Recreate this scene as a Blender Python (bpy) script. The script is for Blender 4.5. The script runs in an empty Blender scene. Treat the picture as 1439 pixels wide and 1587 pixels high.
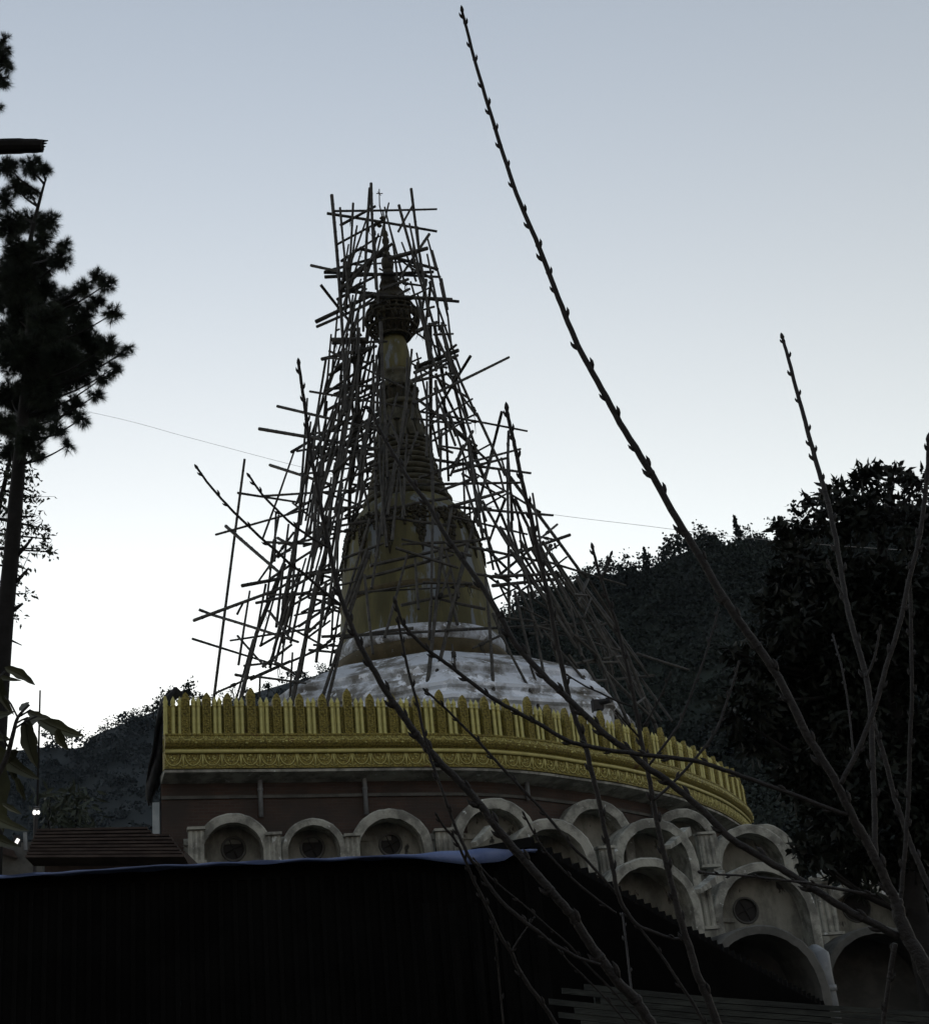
import bpy, bmesh, math, random
import numpy as np
from mathutils import Vector, Matrix
random.seed(7); rng = np.random.default_rng(7)
S = bpy.context.scene
COL = S.collection
# ------------------------------------------------------------------ camera
PW, PH = 1439.0, 1587.0                      # size of the photograph in pixels
F, PPX, PPY = 2100.0, 560.0, 793.5           # focal length and optical axis (the photo is an off-centre crop)
PITCH, ROLL = math.atan(850/2100.0), math.radians(4.0)
CAM = Vector((0, 0, 1.6))
ROT = Matrix.Rotation(math.pi/2 + PITCH, 3, 'X') @ Matrix.Rotation(-ROLL, 3, 'Z')
ROTI = ROT.transposed()
cd = bpy.data.cameras.new('camera'); cam = bpy.data.objects.new('camera', cd); COL.objects.link(cam)
cam.matrix_world = Matrix.Translation(CAM) @ ROT.to_4x4()
cd.sensor_fit = 'VERTICAL'; cd.sensor_height = 24.0; cd.sensor_width = 24.0*PW/PH
cd.lens = F/PH*24.0
cd.shift_x = (PW/2 - PPX)/PH; cd.shift_y = 0.0
cd.clip_start = 0.05; cd.clip_end = 6000
S.camera = cam
# ------------------------------------------------------------------ sky, sun, exposure
SUN_EL, SUN_AZ = math.radians(-1.5), math.radians(-9.0)     # azimuth from +Y towards +X
w = bpy.data.worlds.new('World'); S.world = w; w.use_nodes = True
nt = w.node_tree; nt.nodes.clear()
def wn(t, **k):
    n = nt.nodes.new(t)
    for a, b in k.items(): setattr(n, a, b)
    return n
sky = wn('ShaderNodeTexSky', sky_type='NISHITA', sun_disc=False, sun_elevation=SUN_EL, sun_rotation=SUN_AZ,
         altitude=1500.0, air_density=1.0, dust_density=2.2, ozone_density=1.5)
hsv = wn('ShaderNodeHueSaturation'); hsv.inputs['Saturation'].default_value = 0.42; hsv.inputs['Hue'].default_value = 0.49
bg = wn('ShaderNodeBackground'); bg.inputs['Strength'].default_value = 0.12
wo = wn('ShaderNodeOutputWorld')
nt.links.new(sky.outputs[0], hsv.inputs['Color']); # warmer air towards the horizon, bluer overhead
gtc = wn('ShaderNodeTexCoord'); gsp = wn('ShaderNodeSeparateXYZ'); gmr = wn('ShaderNodeMapRange', interpolation_type='SMOOTHSTEP')
gmr.inputs['From Min'].default_value = .36; gmr.inputs['From Max'].default_value = .78
nt.links.new(gtc.outputs['Generated'], gsp.inputs[0]); nt.links.new(gsp.outputs['Z'], gmr.inputs['Value'])
gm = wn('ShaderNodeMix', data_type='RGBA'); gm.inputs[6].default_value = (1.05, .985, .87, 1); gm.inputs[7].default_value = (.965, .985, .985, 1)
nt.links.new(gmr.outputs[0], gm.inputs['Factor'])
tint = wn('ShaderNodeMix', data_type='RGBA', blend_type='MULTIPLY'); tint.inputs['Factor'].default_value = 1.0; nt.links.new(gm.outputs[2], tint.inputs[7])
nt.links.new(hsv.outputs[0], tint.inputs[6]); nt.links.new(tint.outputs[2], bg.inputs[0]); nt.links.new(bg.outputs[0], wo.inputs[0])
sd = bpy.data.lights.new('sun', 'SUN'); sun = bpy.data.objects.new('sun', sd); COL.objects.link(sun)
sd.energy = 0.5; sd.angle = math.radians(0.5); sd.color = (1.0, 0.86, 0.7)
sdir = Vector((math.sin(SUN_AZ)*math.cos(SUN_EL), math.cos(SUN_AZ)*math.cos(SUN_EL), math.sin(SUN_EL)))
sun.rotation_euler = (-sdir).to_track_quat('-Z', 'Y').to_euler(); sun.location = (0, 0, 60)
S.view_settings.view_transform = 'Standard'; S.view_settings.look = 'None'
S.view_settings.exposure = 4.38; S.view_settings.gamma = 1.0
# ------------------------------------------------------------------ pixel geometry helpers
def ray(x, y):
    return ROT @ Vector(((x-PPX)/F, -(y-PPY)/F, -1.0))
def at(x, y, Y):                 # point seen at photo pixel (x, y), lying Y metres north of the camera
    d = ray(x, y); return CAM + d*(Y/d.y)
def atz(x, y, z):
    d = ray(x, y); return CAM + d*((z-CAM.z)/d.z)
def proj(p):
    q = ROTI @ (Vector(p)-CAM); return PPX + F*q.x/-q.z, PPY - F*q.y/-q.z, -q.z
def mpp(p):                      # metres per photo pixel at point p
    return proj(p)[2]/F
# ------------------------------------------------------------------ materials
def mat(name, c1, c2=None, rough=0.7, scale=4.0, metal=0.0, c3=None, bump=0.0, bscale=30.0, stretch=(1,1,1), lo=0.4, hi=0.62, spec=0.3, lo3=0.58, hi3=0.66, sc3=None):
    m = bpy.data.materials.new(name); m.use_nodes = True
    t = m.node_tree; b = t.nodes['Principled BSDF']; L = t.links.new
    b.inputs['Roughness'].default_value = rough; b.inputs['Metallic'].default_value = metal
    b.inputs['Specular IOR Level'].default_value = spec
    tc = t.nodes.new('ShaderNodeTexCoord'); mp = t.nodes.new('ShaderNodeMapping'); mp.inputs['Scale'].default_value = stretch
    L(tc.outputs['Object'], mp.inputs[0])
    def noise(s, det=6):
        n = t.nodes.new('ShaderNodeTexNoise'); n.inputs['Scale'].default_value = s; n.inputs['Detail'].default_value = det
        n.inputs['Roughness'].default_value = 0.65; L(mp.outputs[0], n.inputs['Vector']); return n
    def ramp(src, a, z):
        r = t.nodes.new('ShaderNodeMapRange'); r.inputs['From Min'].default_value = a; r.inputs['From Max'].default_value = z
        r.interpolation_type = 'SMOOTHSTEP'; L(src, r.inputs['Value']); return r.outputs[0]
    def mix(fac, A, B):
        x = t.nodes.new('ShaderNodeMix'); x.data_type = 'RGBA'; L(fac, x.inputs['Factor'])
        for v, i in ((A, 6), (B, 7)):
            if isinstance(v, tuple): x.inputs[i].default_value = (*v, 1)
            else: L(v, x.inputs[i])
        return x.outputs[2]
    col = None
    if c2 is None: b.inputs['Base Color'].default_value = (*c1, 1)
    else:
        col = mix(ramp(noise(scale).outputs['Fac'], lo, hi), c1, c2)
        if c3: col = mix(ramp(noise(sc3 or scale*2.3, 8).outputs['Fac'], lo3, hi3), col, c3)
        L(col, b.inputs['Base Color'])
    if bump:
        bn = t.nodes.new('ShaderNodeBump'); bn.inputs['Strength'].default_value = bump; bn.inputs['Distance'].default_value = 0.02
        L(noise(bscale, 4).outputs['Fac'], bn.inputs['Height']); L(bn.outputs[0], b.inputs['Normal'])
    m['_'] = 1
    return m
M = {}
def haze_box():
    me = bpy.data.meshes.new('haze'); b = bmesh.new(); bmesh.ops.create_cube(b, size=1.0); b.to_mesh(me); b.free()
    o = bpy.data.objects.new('haze', me); COL.objects.link(o); o.location = (-20, 230, 89); o.scale = (1400, 640, 184); o['kind'] = 'stuff'
    m = bpy.data.materials.new('thin_haze'); m.use_nodes = True; t = m.node_tree; t.nodes.clear()
    v = t.nodes.new('ShaderNodeVolumePrincipled'); v.inputs['Color'].default_value = (.72,.86,1,1); v.inputs['Density'].default_value = 9e-5
    q = t.nodes.new('ShaderNodeOutputMaterial'); t.links.new(v.outputs[0], q.inputs['Volume']); me.materials.append(m)
haze_box()
M['gold'] = mat('gold_paint', (.40,.375,.13), (.53,.50,.17), .45, 3.0, 0.25, c3=(.20,.14,.06), bump=.35, bscale=40, lo3=.62, hi3=.72, spec=.5)
M['gold_carved'] = mat('carved_gold', (.115,.098,.026), (.32,.275,.07), .6, 26.0, 0.2, c3=(.12,.06,.03), bump=.9, bscale=55, lo=.38, hi=.6, lo3=.6, hi3=.7, sc3=3)
M['gold_line'] = mat('gold_rim', (.40,.37,.13), (.50,.47,.17), .5, 5, .15, spec=.5)
M['bell'] = mat('faded_gold_plaster', (.09,.085,.038), (.155,.145,.06), .7, .9, 0, c3=(.20,.23,.26), bump=.3, bscale=18, stretch=(1.3,1.3,.28), lo3=.53, hi3=.6, sc3=1.3)
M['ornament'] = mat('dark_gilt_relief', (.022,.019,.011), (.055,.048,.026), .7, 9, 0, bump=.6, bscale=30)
M['ring'] = mat('weathered_gilt', (.045,.042,.026), (.09,.085,.055), .7, 3.5, 0, c3=(.14,.15,.14), bump=.4, bscale=22, lo3=.6, hi3=.7)
M['white'] = mat('stained_whitewash', (.18,.178,.165), (.64,.70,.78), .85, .75, 0, c3=(.78,.84,.92), bump=.5, bscale=14, lo=.41, hi=.57, lo3=.54, hi3=.60, sc3=2.4)
M['band'] = mat('ochre_band', (.06,.047,.02), (.095,.075,.035), .7, 2.5, 0, c3=(.3,.33,.34), lo3=.66, hi3=.7)
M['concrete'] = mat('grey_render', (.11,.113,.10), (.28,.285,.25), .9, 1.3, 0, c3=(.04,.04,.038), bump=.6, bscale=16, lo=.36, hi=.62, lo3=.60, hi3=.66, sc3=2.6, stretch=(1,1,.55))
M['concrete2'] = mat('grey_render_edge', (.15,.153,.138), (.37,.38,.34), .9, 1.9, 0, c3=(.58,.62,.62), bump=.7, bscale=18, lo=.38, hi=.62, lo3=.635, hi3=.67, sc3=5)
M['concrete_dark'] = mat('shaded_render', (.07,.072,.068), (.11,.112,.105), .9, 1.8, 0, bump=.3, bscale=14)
M['bamboo'] = mat('old_bamboo', (.024,.0228,.0195), (.056,.053,.045), .6, 5, 0, bump=.3, bscale=30)
M['rope'] = mat('dark_rope', (.03,.03,.028), (.05,.05,.045), .9, 20)
M['bark'] = mat('twig_bark', (.007,.0062,.0066), (.0155,.0138,.0134), .65, 22, 0, bump=.5, bscale=90, spec=.4)
M['bud'] = mat('bud_scale', (.04,.032,.036), (.07,.055,.055), .7, 40)
M['pine_bark'] = mat('pine_bark', (.006,.0055,.005), (.011,.010,.0095), .9, 6, 0, bump=.8, bscale=18)
M['needle'] = mat('pine_needle', (.018,.026,.017), (.032,.045,.028), .7, 3)
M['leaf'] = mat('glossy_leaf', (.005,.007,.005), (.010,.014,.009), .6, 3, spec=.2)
M['leaf_small'] = mat('small_leaf', (.03,.04,.026), (.05,.06,.04), .7, 3)
M['mango'] = mat('long_leaf', (.045,.05,.028), (.075,.082,.04), .5, 8, spec=.4)
M['hill_right'] = mat('forest_near', (.012,.018,.016), (.024,.034,.028), .9, .08)
M['hill_left'] = mat('forest_far', (.010,.016,.018), (.016,.023,.026), .9, .05)
M['ground'] = mat('bare_earth', (.05,.045,.035), (.08,.075,.055), .95, .8, 0, bump=.4)
M['black'] = mat('black_plastic', (.010,.010,.012), (.018,.018,.02), .5, 8)
M['net'] = mat('black_sheet', (.012,.013,.014), (.022,.023,.024), .85, 6)
M['tarp'] = mat('blue_tarpaulin', (.07,.11,.25), (.12,.17,.33), .5, 3, 0, bump=.3, bscale=9, spec=.4)
M['shed'] = mat('shadow_dark_boards', (.003,.003,.003), (.005,.005,.005), .95, 2, spec=.05)  # deep shadow on the shed front is put into this near-black base colour
M['sheet'] = mat('shadow_dark_sheet', (.004,.004,.004), (.006,.006,.006), .95, 2, spec=.05)  # near-black base colour stands in for the shade below the sheet edge
M['board'] = mat('weathered_board', (.015,.018,.017), (.032,.037,.033), .85, 5, 0, bump=.5, bscale=24, stretch=(.25,1,4))
M['shed_post'] = mat('black_post', (.006,.006,.006), (.009,.009,.009), .9, 3)
M['lath'] = mat('brown_lath', (.035,.026,.023), (.06,.046,.04), .9, 3)
M['pipe'] = mat('grey_pipe', (.16,.175,.19), (.22,.24,.25), .5, 3)
M['pale'] = mat('pale_render', (.25,.29,.31), (.34,.38,.4), .85, 2)
M['glass'] = mat('dark_opening', (.006,.006,.006), (.01,.01,.01), .6, 3)
M['wire'] = mat('cable', (.3,.3,.3), (.4,.4,.4), .6, 3)
def brick_mat():
    m = bpy.data.materials.new('red_brick'); m.use_nodes = True; t = m.node_tree; b = t.nodes['Principled BSDF']; L = t.links.new
    u = t.nodes.new('ShaderNodeUVMap'); br = t.nodes.new('ShaderNodeTexBrick')
    br.inputs['Color1'].default_value = (.062,.037,.028,1); br.inputs['Color2'].default_value = (.045,.027,.022,1); br.inputs['Mortar'].default_value = (.055,.047,.04,1)
    br.inputs['Scale'].default_value = 1.0; br.inputs['Brick Width'].default_value = .24; br.inputs['Row Height'].default_value = .075; br.inputs['Mortar Size'].default_value = .008
    L(u.outputs[0], br.inputs['Vector'])
    n = t.nodes.new('ShaderNodeTexNoise'); n.inputs['Scale'].default_value = 1.1; n.inputs['Detail'].default_value = 8; L(u.outputs[0], n.inputs['Vector'])
    r = t.nodes.new('ShaderNodeMapRange'); r.inputs['From Min'].default_value = .42; r.inputs['From Max'].default_value = .62; L(n.outputs['Fac'], r.inputs['Value'])
    x = t.nodes.new('ShaderNodeMix'); x.data_type = 'RGBA'; L(r.outputs[0], x.inputs['Factor']); L(br.outputs[0], x.inputs[6]); x.inputs[7].default_value = (.035,.028,.024,1)
    L(x.outputs[2], b.inputs['Base Color']); b.inputs['Roughness'].default_value = .9
    bp = t.nodes.new('ShaderNodeBump'); bp.inputs['Strength'].default_value = .5; bp.inputs['Distance'].default_value = .01; L(br.outputs['Fac'], bp.inputs['Height']); bp.invert = True
    L(bp.outputs[0], b.inputs['Normal']); return m
M['brick'] = brick_mat()
# ------------------------------------------------------------------ mesh helpers
class MB:
    """collects vertices and faces; build() links them as ONE mesh object"""
    def __init__(s): s.v = []; s.f = []; s.uv = None
    def add(s, vs, fs):
        o = len(s.v); s.v.extend([tuple(p) for p in vs]); s.f.extend([tuple(i+o for i in q) for q in fs])
    def box(s, c, size, rot=None):
        hx, hy, hz = size[0]/2, size[1]/2, size[2]/2; c = Vector(c)
        vs = [Vector((x, y, z)) for x in (-hx, hx) for y in (-hy, hy) for z in (-hz, hz)]
        if rot is not None: vs = [rot @ p for p in vs]
        s.add([c+p for p in vs], [(0,1,3,2),(4,6,7,5),(0,4,5,1),(2,3,7,6),(0,2,6,4),(1,5,7,3)])
    def tube(s, pts, rad, n=7, cap=True):
        pts = [Vector(p) for p in pts]
        if not hasattr(rad, '__len__'): rad = [rad]*len(pts)
        rings = []; up = None
        for i, p in enumerate(pts):
            a = pts[max(i-1, 0)]; b = pts[min(i+1, len(pts)-1)]; t = (b-a)
            if t.length < 1e-9: t = Vector((0, 0, 1))
            t.normalize()
            if up is None:
                up = t.orthogonal().normalized()
            else:
                up = (up - t*up.dot(t)); up = up.normalized() if up.length > 1e-6 else t.orthogonal().normalized()
            sd_ = t.cross(up)
            rings.append([p + (up*math.cos(2*math.pi*k/n) + sd_*math.sin(2*math.pi*k/n))*rad[i] for k in range(n)])
        vs = [q for r in rings for q in r]; fs = []
        for i in range(len(pts)-1):
            for k in range(n):
                fs.append((i*n+k, i*n+(k+1) % n, (i+1)*n+(k+1) % n, (i+1)*n+k))
        if cap:
            fs.append(tuple(range(n-1, -1, -1))); fs.append(tuple(range((len(pts)-1)*n, len(pts)*n)))
        s.add(vs, fs)
    def lathe(s, prof, c=(0, 0), n=48, cap=True, ang0=0.0):   # prof: (r, z) going up
        vs = []; fs = []
        for r, z in prof:
            for k in range(n):
                a = 2*math.pi*k/n + ang0; vs.append((c[0]+r*math.cos(a), c[1]+r*math.sin(a), z))
        for i in range(len(prof)-1):
            for k in range(n):
                fs.append((i*n+k, i*n+(k+1) % n, (i+1)*n+(k+1) % n, (i+1)*n+k))
        if cap:
            fs.append(tuple(range(n-1, -1, -1))); fs.append(tuple(range((len(prof)-1)*n, len(prof)*n)))
        s.add(vs, fs)
    def ball(s, c, r, sc=(1,1,1), nu=8, nv=6):
        vs = []; fs = []
        for i in range(nv+1):
            ph = math.pi*i/nv
            for k in range(nu):
                a = 2*math.pi*k/nu
                vs.append((c[0]+r*sc[0]*math.sin(ph)*math.cos(a), c[1]+r*sc[1]*math.sin(ph)*math.sin(a), c[2]-r*sc[2]*math.cos(ph)))
        for i in range(nv):
            for k in range(nu): fs.append((i*nu+k, i*nu+(k+1) % nu, (i+1)*nu+(k+1) % nu, (i+1)*nu+k))
        s.add(vs, fs)
    def build(s, name, m, parent=None, smooth=False, loc=None):
        me = bpy.data.meshes.new(name)
        vs = s.v
        if loc is not None: vs = [(a-loc[0], b-loc[1], c-loc[2]) for a, b, c in vs]
        me.from_pydata(vs, [], s.f)
        if smooth: me.shade_smooth()
        return link(name, me, m, parent, loc)
def link(name, me, m, parent=None, loc=None):
    if m is not None and not me.materials: me.materials.append(M[m] if isinstance(m, str) else m)
    o = bpy.data.objects.new(name, me); COL.objects.link(o)
    if parent is not None: o.parent = parent
    if loc is not None: o.location = loc if parent is None else Vector(loc) - parent.location
    elif parent is not None: o.matrix_parent_inverse = Matrix.Translation(-parent.location)
    return o
def fast_mesh(name, V, Fq, smooth=False):                      # V (n,3), Fq (m,k) arrays
    me = bpy.data.meshes.new(name); V = np.asarray(V, np.float32); Fq = np.asarray(Fq, np.int32)
    k = Fq.shape[1]; me.vertices.add(len(V)); me.vertices.foreach_set('co', V.ravel())
    me.loops.add(Fq.size); me.loops.foreach_set('vertex_index', Fq.ravel())
    me.polygons.add(len(Fq)); me.polygons.foreach_set('loop_start', np.arange(0, Fq.size, k, dtype=np.int32))
    if smooth: me.polygons.foreach_set('use_smooth', np.ones(len(Fq), bool))
    me.update(calc_edges=True); return me
def thing(name, label, cat, loc=(0,0,0), group=None, rz=0.0):
    o = bpy.data.objects.new(name, None); COL.objects.link(o); o.location = loc; o.rotation_euler = (0, 0, rz)
    o.empty_display_size = .2
    o['label'] = label; o['category'] = cat
    if group: o['group'] = group
    return o
def tag(o, label=None, cat=None, group=None, kind=None):
    for k, v in (('label', label), ('category', cat), ('group', group), ('kind', kind)):
        if v: o[k] = v
    return o
def catmull(P, n=8):
    P = [Vector(p) for p in P]; out = []
    for i in range(len(P)-1):
        p0 = P[max(i-1, 0)]; p1 = P[i]; p2 = P[i+1]; p3 = P[min(i+2, len(P)-1)]
        for k in range(n):
            t = k/n; out.append(.5*((2*p1)+(p2-p0)*t+(2*p0-5*p1+4*p2-p3)*t*t+(3*p1-p0-3*p2+p3)*t**3))
    out.append(P[-1]); return out
# ------------------------------------------------------------------ terrain
def ground_z(y):
    t = min(max((y-2)/27.0, 0), 1); t = t*t*(3-2*t); return 0.5*t
ys = [-1500, -300, -60, -10, 0, 2, 5, 8, 11, 14, 17, 20, 23, 26, 29, 34, 60, 110, 300, 1500, 5000]
xs = [-4000, -600, -150, -60, -25, -10, 0, 10, 25, 60, 150, 600, 4000]
V = [(x, y, ground_z(y)) for y in ys for x in xs]; nx = len(xs)
Fq = [(j*nx+i, j*nx+i+1, (j+1)*nx+i+1, (j+1)*nx+i) for j in range(len(ys)-1) for i in range(nx-1)]
tag(link('ground', fast_mesh('ground', V, Fq, True), 'ground'), kind='structure')
# hills: ridge traced as photo pixels, put at its own distance
def interp(tab, x):
    return float(np.interp(x, [t[0] for t in tab], [t[1] for t in tab]))
RIDGE_R = [(560,1190),(620,1110),(700,1030),(760,975),(790,950),(830,928),(870,912),(905,900),(935,888),(965,892),(1000,884),(1040,864),(1070,852),(1110,846),(1150,848),(1200,838),(1300,812),(1450,780),(1600,770),(2000,800)]
RIDGE_L = [(-400,1230),(-100,1190),(0,1168),(60,1158),(125,1160),(150,1138),(200,1118),(230,1106),(260,1094),(330,1096),(380,1078),(440,1060),(500,1044),(560,1042),(640,1060),(760,1100),(900,1150),(1000,1200)]
def hill(name, ridge, Y, m, Ynear, rough):
    cols = np.arange(ridge[0][0], ridge[-1][0]+1, 12.0); rows = np.linspace(0, 1, 15)
    V = []
    for cx in cols:
        p = at(cx, interp(ridge, cx), Y)
        for t in rows:
            y = Ynear + (Y-Ynear)*t; X = p.x*(y/Y)
            z = .5 + (p.z-.5)*(t**1.25) + rough*math.sin(cx*.021+t*5)*math.sin(t*math.pi)
            V.append((X, y, z))
        V.append((p.x*1.25, Y*1.3, .5))
    nr = len(rows)+1
    Fq = [(i*nr+j, (i+1)*nr+j, (i+1)*nr+j+1, i*nr+j+1) for i in range(len(cols)-1) for j in range(nr-1)]
    return tag(link(name, fast_mesh(name, V, Fq, True), m), kind='structure'), np.array(V).reshape(len(cols), nr, 3)
hr, HR = hill('wooded_hill', RIDGE_R, 150, 'hill_right', 75, 2.0)
hl, HL = hill('far_hill', RIDGE_L, 330, 'hill_left', 170, 4.0)
def crown_cloud(centers, radii, per, leaf, squash=1.0, seed=1):
    r = np.random.default_rng(seed); V = []; Fq = []
    for c, R in zip(centers, radii):
        n = per; d = r.normal(size=(n, 3)); d /= np.linalg.norm(d, axis=1)[:, None]; d[:, 2] = np.abs(d[:, 2])*1.1-.25
        lump = 1 + .25*np.sin(d[:, 0]*5+c[0])*np.sin(d[:, 1]*5+c[1])
        p = c + d*(R*lump*r.uniform(.72, 1.05, n))[:, None]*np.array([1, 1, squash])
        a = r.normal(size=(n, 3)); a /= np.linalg.norm(a, axis=1)[:, None]
        b = np.cross(a, r.normal(size=(n, 3))); b /= np.linalg.norm(b, axis=1)[:, None]
        s_ = leaf*r.uniform(.6, 1.4, n)[:, None]
        o = sum(len(x) for x in V); V.append(np.stack([p+a*s_, p+b*s_, p-a*s_*.8, p-b*s_*.9], 1).reshape(-1, 3))
        Fq.append((o+np.arange(n*4)).reshape(n, 4))
    return np.concatenate(V), np.concatenate(Fq)
def forest(name, H, m, count, R, per, leaf, seed):
    r = np.random.default_rng(seed); cs = []; rs = []
    nc, nr, _ = H.shape
    for _ in range(count):
        i = r.uniform(0, nc-1.001); j = (nr-2)*r.uniform(0, 1)**(.7 if r.uniform() < .6 else 1.6); i0, j0 = int(i), int(j); fi, fj = i-i0, j-j0
        p = H[i0, j0]*(1-fi)*(1-fj)+H[i0+1, j0]*fi*(1-fj)+H[i0, j0+1]*(1-fi)*fj+H[i0+1, j0+1]*fi*fj
        rad = R*r.uniform(.6, 1.3); cs.append(p+np.array([0, 0, rad*.1])); rs.append(rad)
    V, Fq = crown_cloud(cs, rs, per, leaf, 1.0, seed)
    return tag(link(name, fast_mesh(name, V, Fq), m), kind='stuff')
forest('hillside_forest', HR, 'hill_right', 3400, 1.75, 190, .17, 3)
forest('far_forest', HL, 'hill_left', 1500, 3.0, 130, .33, 4)
# single trees standing up on the ridge lines
def ridge_tree(px, py, h_px, kind, Y, m, seed, label, group):
    p = at(px, py, Y); k = mpp(p); h = h_px*k*(1.0 if Y < 140 else 1.45)
    root = thing('conifer_tree' if kind == 'c' else 'ridge_tree', label, 'tree', p, group)
    r = np.random.default_rng(seed); base = np.array(p)
    tb = MB(); tb.tube([p+Vector((0, 0, -h*.5)), p+Vector((0, 0, h*.35)), p+Vector((0, 0, h*(.97 if kind == 'c' else .6)))], [h*.035, h*.025, h*.008], 5)
    tb.build('trunk', 'pine_bark', root)
    n = 260; 
    if kind == 'c':
        t = r.uniform(0, 1, n)**1.2; a = r.uniform(0, 2*math.pi, n); rad = h*.30*(1-t)*(.55+.45*np.sin(t*34)**2)*np.sqrt(r.uniform(.1, 1, n))
        c = base + np.stack([rad*np.cos(a), rad*np.sin(a), h*(-.25+1.25*t)], 1); leaf = h*.055
    else:
        lob = base + r.normal(size=(7, 3))*np.array([h*.32, h*.2, h*.2]) + np.array([0, 0, h*.35])
        c = lob[r.integers(0, 7, n)] + r.normal(size=(n, 3))*h*.13; leaf = h*.055
    a = r.normal(size=(n, 3)); a /= np.linalg.norm(a, axis=1)[:, None]; b = np.cross(a, r.normal(size=(n, 3))); b /= np.linalg.norm(b, axis=1)[:, None]
    s_ = leaf*r.uniform(.5, 1.4, n)[:, None]
    link('crown', fast_mesh('crown', np.stack([c+a*s_, c+b*s_, c-a*s_, c-b*s_], 1).reshape(-1, 3), np.arange(n*4).reshape(n, 4)), m, root)
for i, (x, y, h) in enumerate([(815,935,22),(848,925,20),(880,912,24),(905,902,22),(938,893,24),(962,893,26),(985,893,20),(1022,876,26),(1046,862,30),(1066,856,32),(1090,850,28),(1112,846,22),(1165,845,26),(1205,838,30),(1235,832,34)]):
    ridge_tree(x, y, h, 'r', 150, 'hill_right', 20+i, 'dark leafy tree on the ridge of the wooded hill right of the stupa', 'leafy trees along the right ridge')
ridge_tree(1146, 850, 38, 'c', 150, 'hill_right', 41, 'tall pointed conifer on the right ridge beside the big leafy tree', None)
ridge_tree(1003, 888, 30, 'c', 150, 'hill_right', 42, 'small pointed conifer on the right ridge above the gold parapet', None)
for i, (x, y, h) in enumerate([(82,1152,20),(112,1156,22),(163,1135,14),(207,1117,16),(238,1103,26),(262,1092,30),(285,1084,40),(300,1090,34),(318,1092,20),(352,1090,24),(385,1082,22),(415,1070,20),(470,1050,18),(505,1040,22)]):
    ridge_tree(x, y, h, 'r', 330 if x < 230 else 120, 'hill_left' if x < 230 else 'hill_right', 60+i, 'small tree on the ridge of the far hill at the left' if x < 230 else 'dark tree showing above the left part of the gold parapet', 'trees on the far left ridge' if x < 230 else 'trees behind the parapet')
# ------------------------------------------------------------------ round building
ZM = 8.283                                       # height of the gold moulding line
MPX = [(255,1165),(350,1164.5),(498,1164),(600,1163),(717,1163.5),(777,1166),(840,1172),(898,1181),(950,1189),(991,1198),(1050,1213),(1108,1236),(1140,1255),(1157,1270)]
PL = [atz(x, y, ZM) for x, y in MPX]
for hd, st_ in ((17,1.0),(13,1.0),(4,1.5),(-10,2),(-26,2.5),(-45,3),(-62,3),(-78,3),(-90,4)):
    PL.append(PL[-1]+Vector((math.sin(math.radians(hd)), math.cos(math.radians(hd)), 0))*st_)
CUR = catmull(PL, 6)
LEN = [0.0]
for i in range(1, len(CUR)): LEN.append(LEN[-1]+(CUR[i]-CUR[i-1]).length)
def along(s):                                     # point on the curve, outward normal, tangent
    s = min(max(s, 0), LEN[-1]-1e-4); i = int(np.searchsorted(LEN, s, 'right'))-1; i = min(i, len(CUR)-2)
    t = (s-LEN[i])/(LEN[i+1]-LEN[i]); p = CUR[i].lerp(CUR[i+1], t)
    j = min(max(i, 2), len(CUR)-4)
    tg = (CUR[j+2]-CUR[j-1]); tg.z = 0; tg.normalize(); return p, Vector((tg.y, -tg.x, 0)), tg
NS = 190; SS = [LEN[-1]*i/NS for i in range(NS+1)]
FR = [along(s) for s in SS]
def wallpt(x, y, o):                              # point seen at pixel (x, y) on the wall curve offset outward by o
    d = ray(x, y); best = None; near = (1e9, None)
    Q = [p+nr*o for p, nr, tg in FR]; dl = math.hypot(d.x, d.y)
    for i in range(NS-60):
        a, b = Q[i]-CAM, Q[i+1]-CAM; ca = d.x*a.y-d.y*a.x; cb = d.x*b.y-d.y*b.x
        if abs(ca)/dl < near[0] and a.y > 0: near = (abs(ca)/dl, i)
        if ca*cb <= 0 and ca != cb:
            u = ca/(ca-cb); p = a.lerp(b, u); t = (p.x*d.x+p.y*d.y)/(dl*dl)
            if best is None or t < best[0]: best = (t, i)
    if best is None:
        i = near[1]; a = Q[i]-CAM; best = ((a.x*d.x+a.y*d.y)/(dl*dl), i)
    return CAM+d*best[0], FR[best[1]][1], SS[best[1]]
def sweep(prof, closed=True):                     # prof: (outward offset, height above the line)
    vs = []; n = len(prof)
    for p, nr, tg in FR:
        for o, h in prof: vs.append(p+nr*o+Vector((0, 0, h)))
    fs = []
    for i in range(NS):
        for k in range(n if closed else n-1): fs.append((i*n+k, i*n+(k+1) % n, (i+1)*n+(k+1) % n, (i+1)*n+k))
    if closed: fs.append(tuple(range(n))); fs.append(tuple(range(NS*n+n-1, NS*n-1, -1)))
    b = MB(); b.add(vs, fs); return b
bld = thing('brick_building', 'round brick building with grey arched vents and a yellow gold parapet around its roof', 'building', (2.0, 34.0, 0.0))
ZB = -0.5
# brick wall with metric UVs
b = sweep([(-.62, ZB-ZM), (-.62, -.42)], False); wob = b.build('wall', 'brick', bld)
uv = wob.data.uv_layers.new(name='UVMap')
for poly in wob.data.polygons:
    for li in poly.loop_indices:
        vi = wob.data.loops[li].vertex_index; uv.data[li].uv = (SS[vi//2], wob.data.vertices[vi].co.z)
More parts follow.
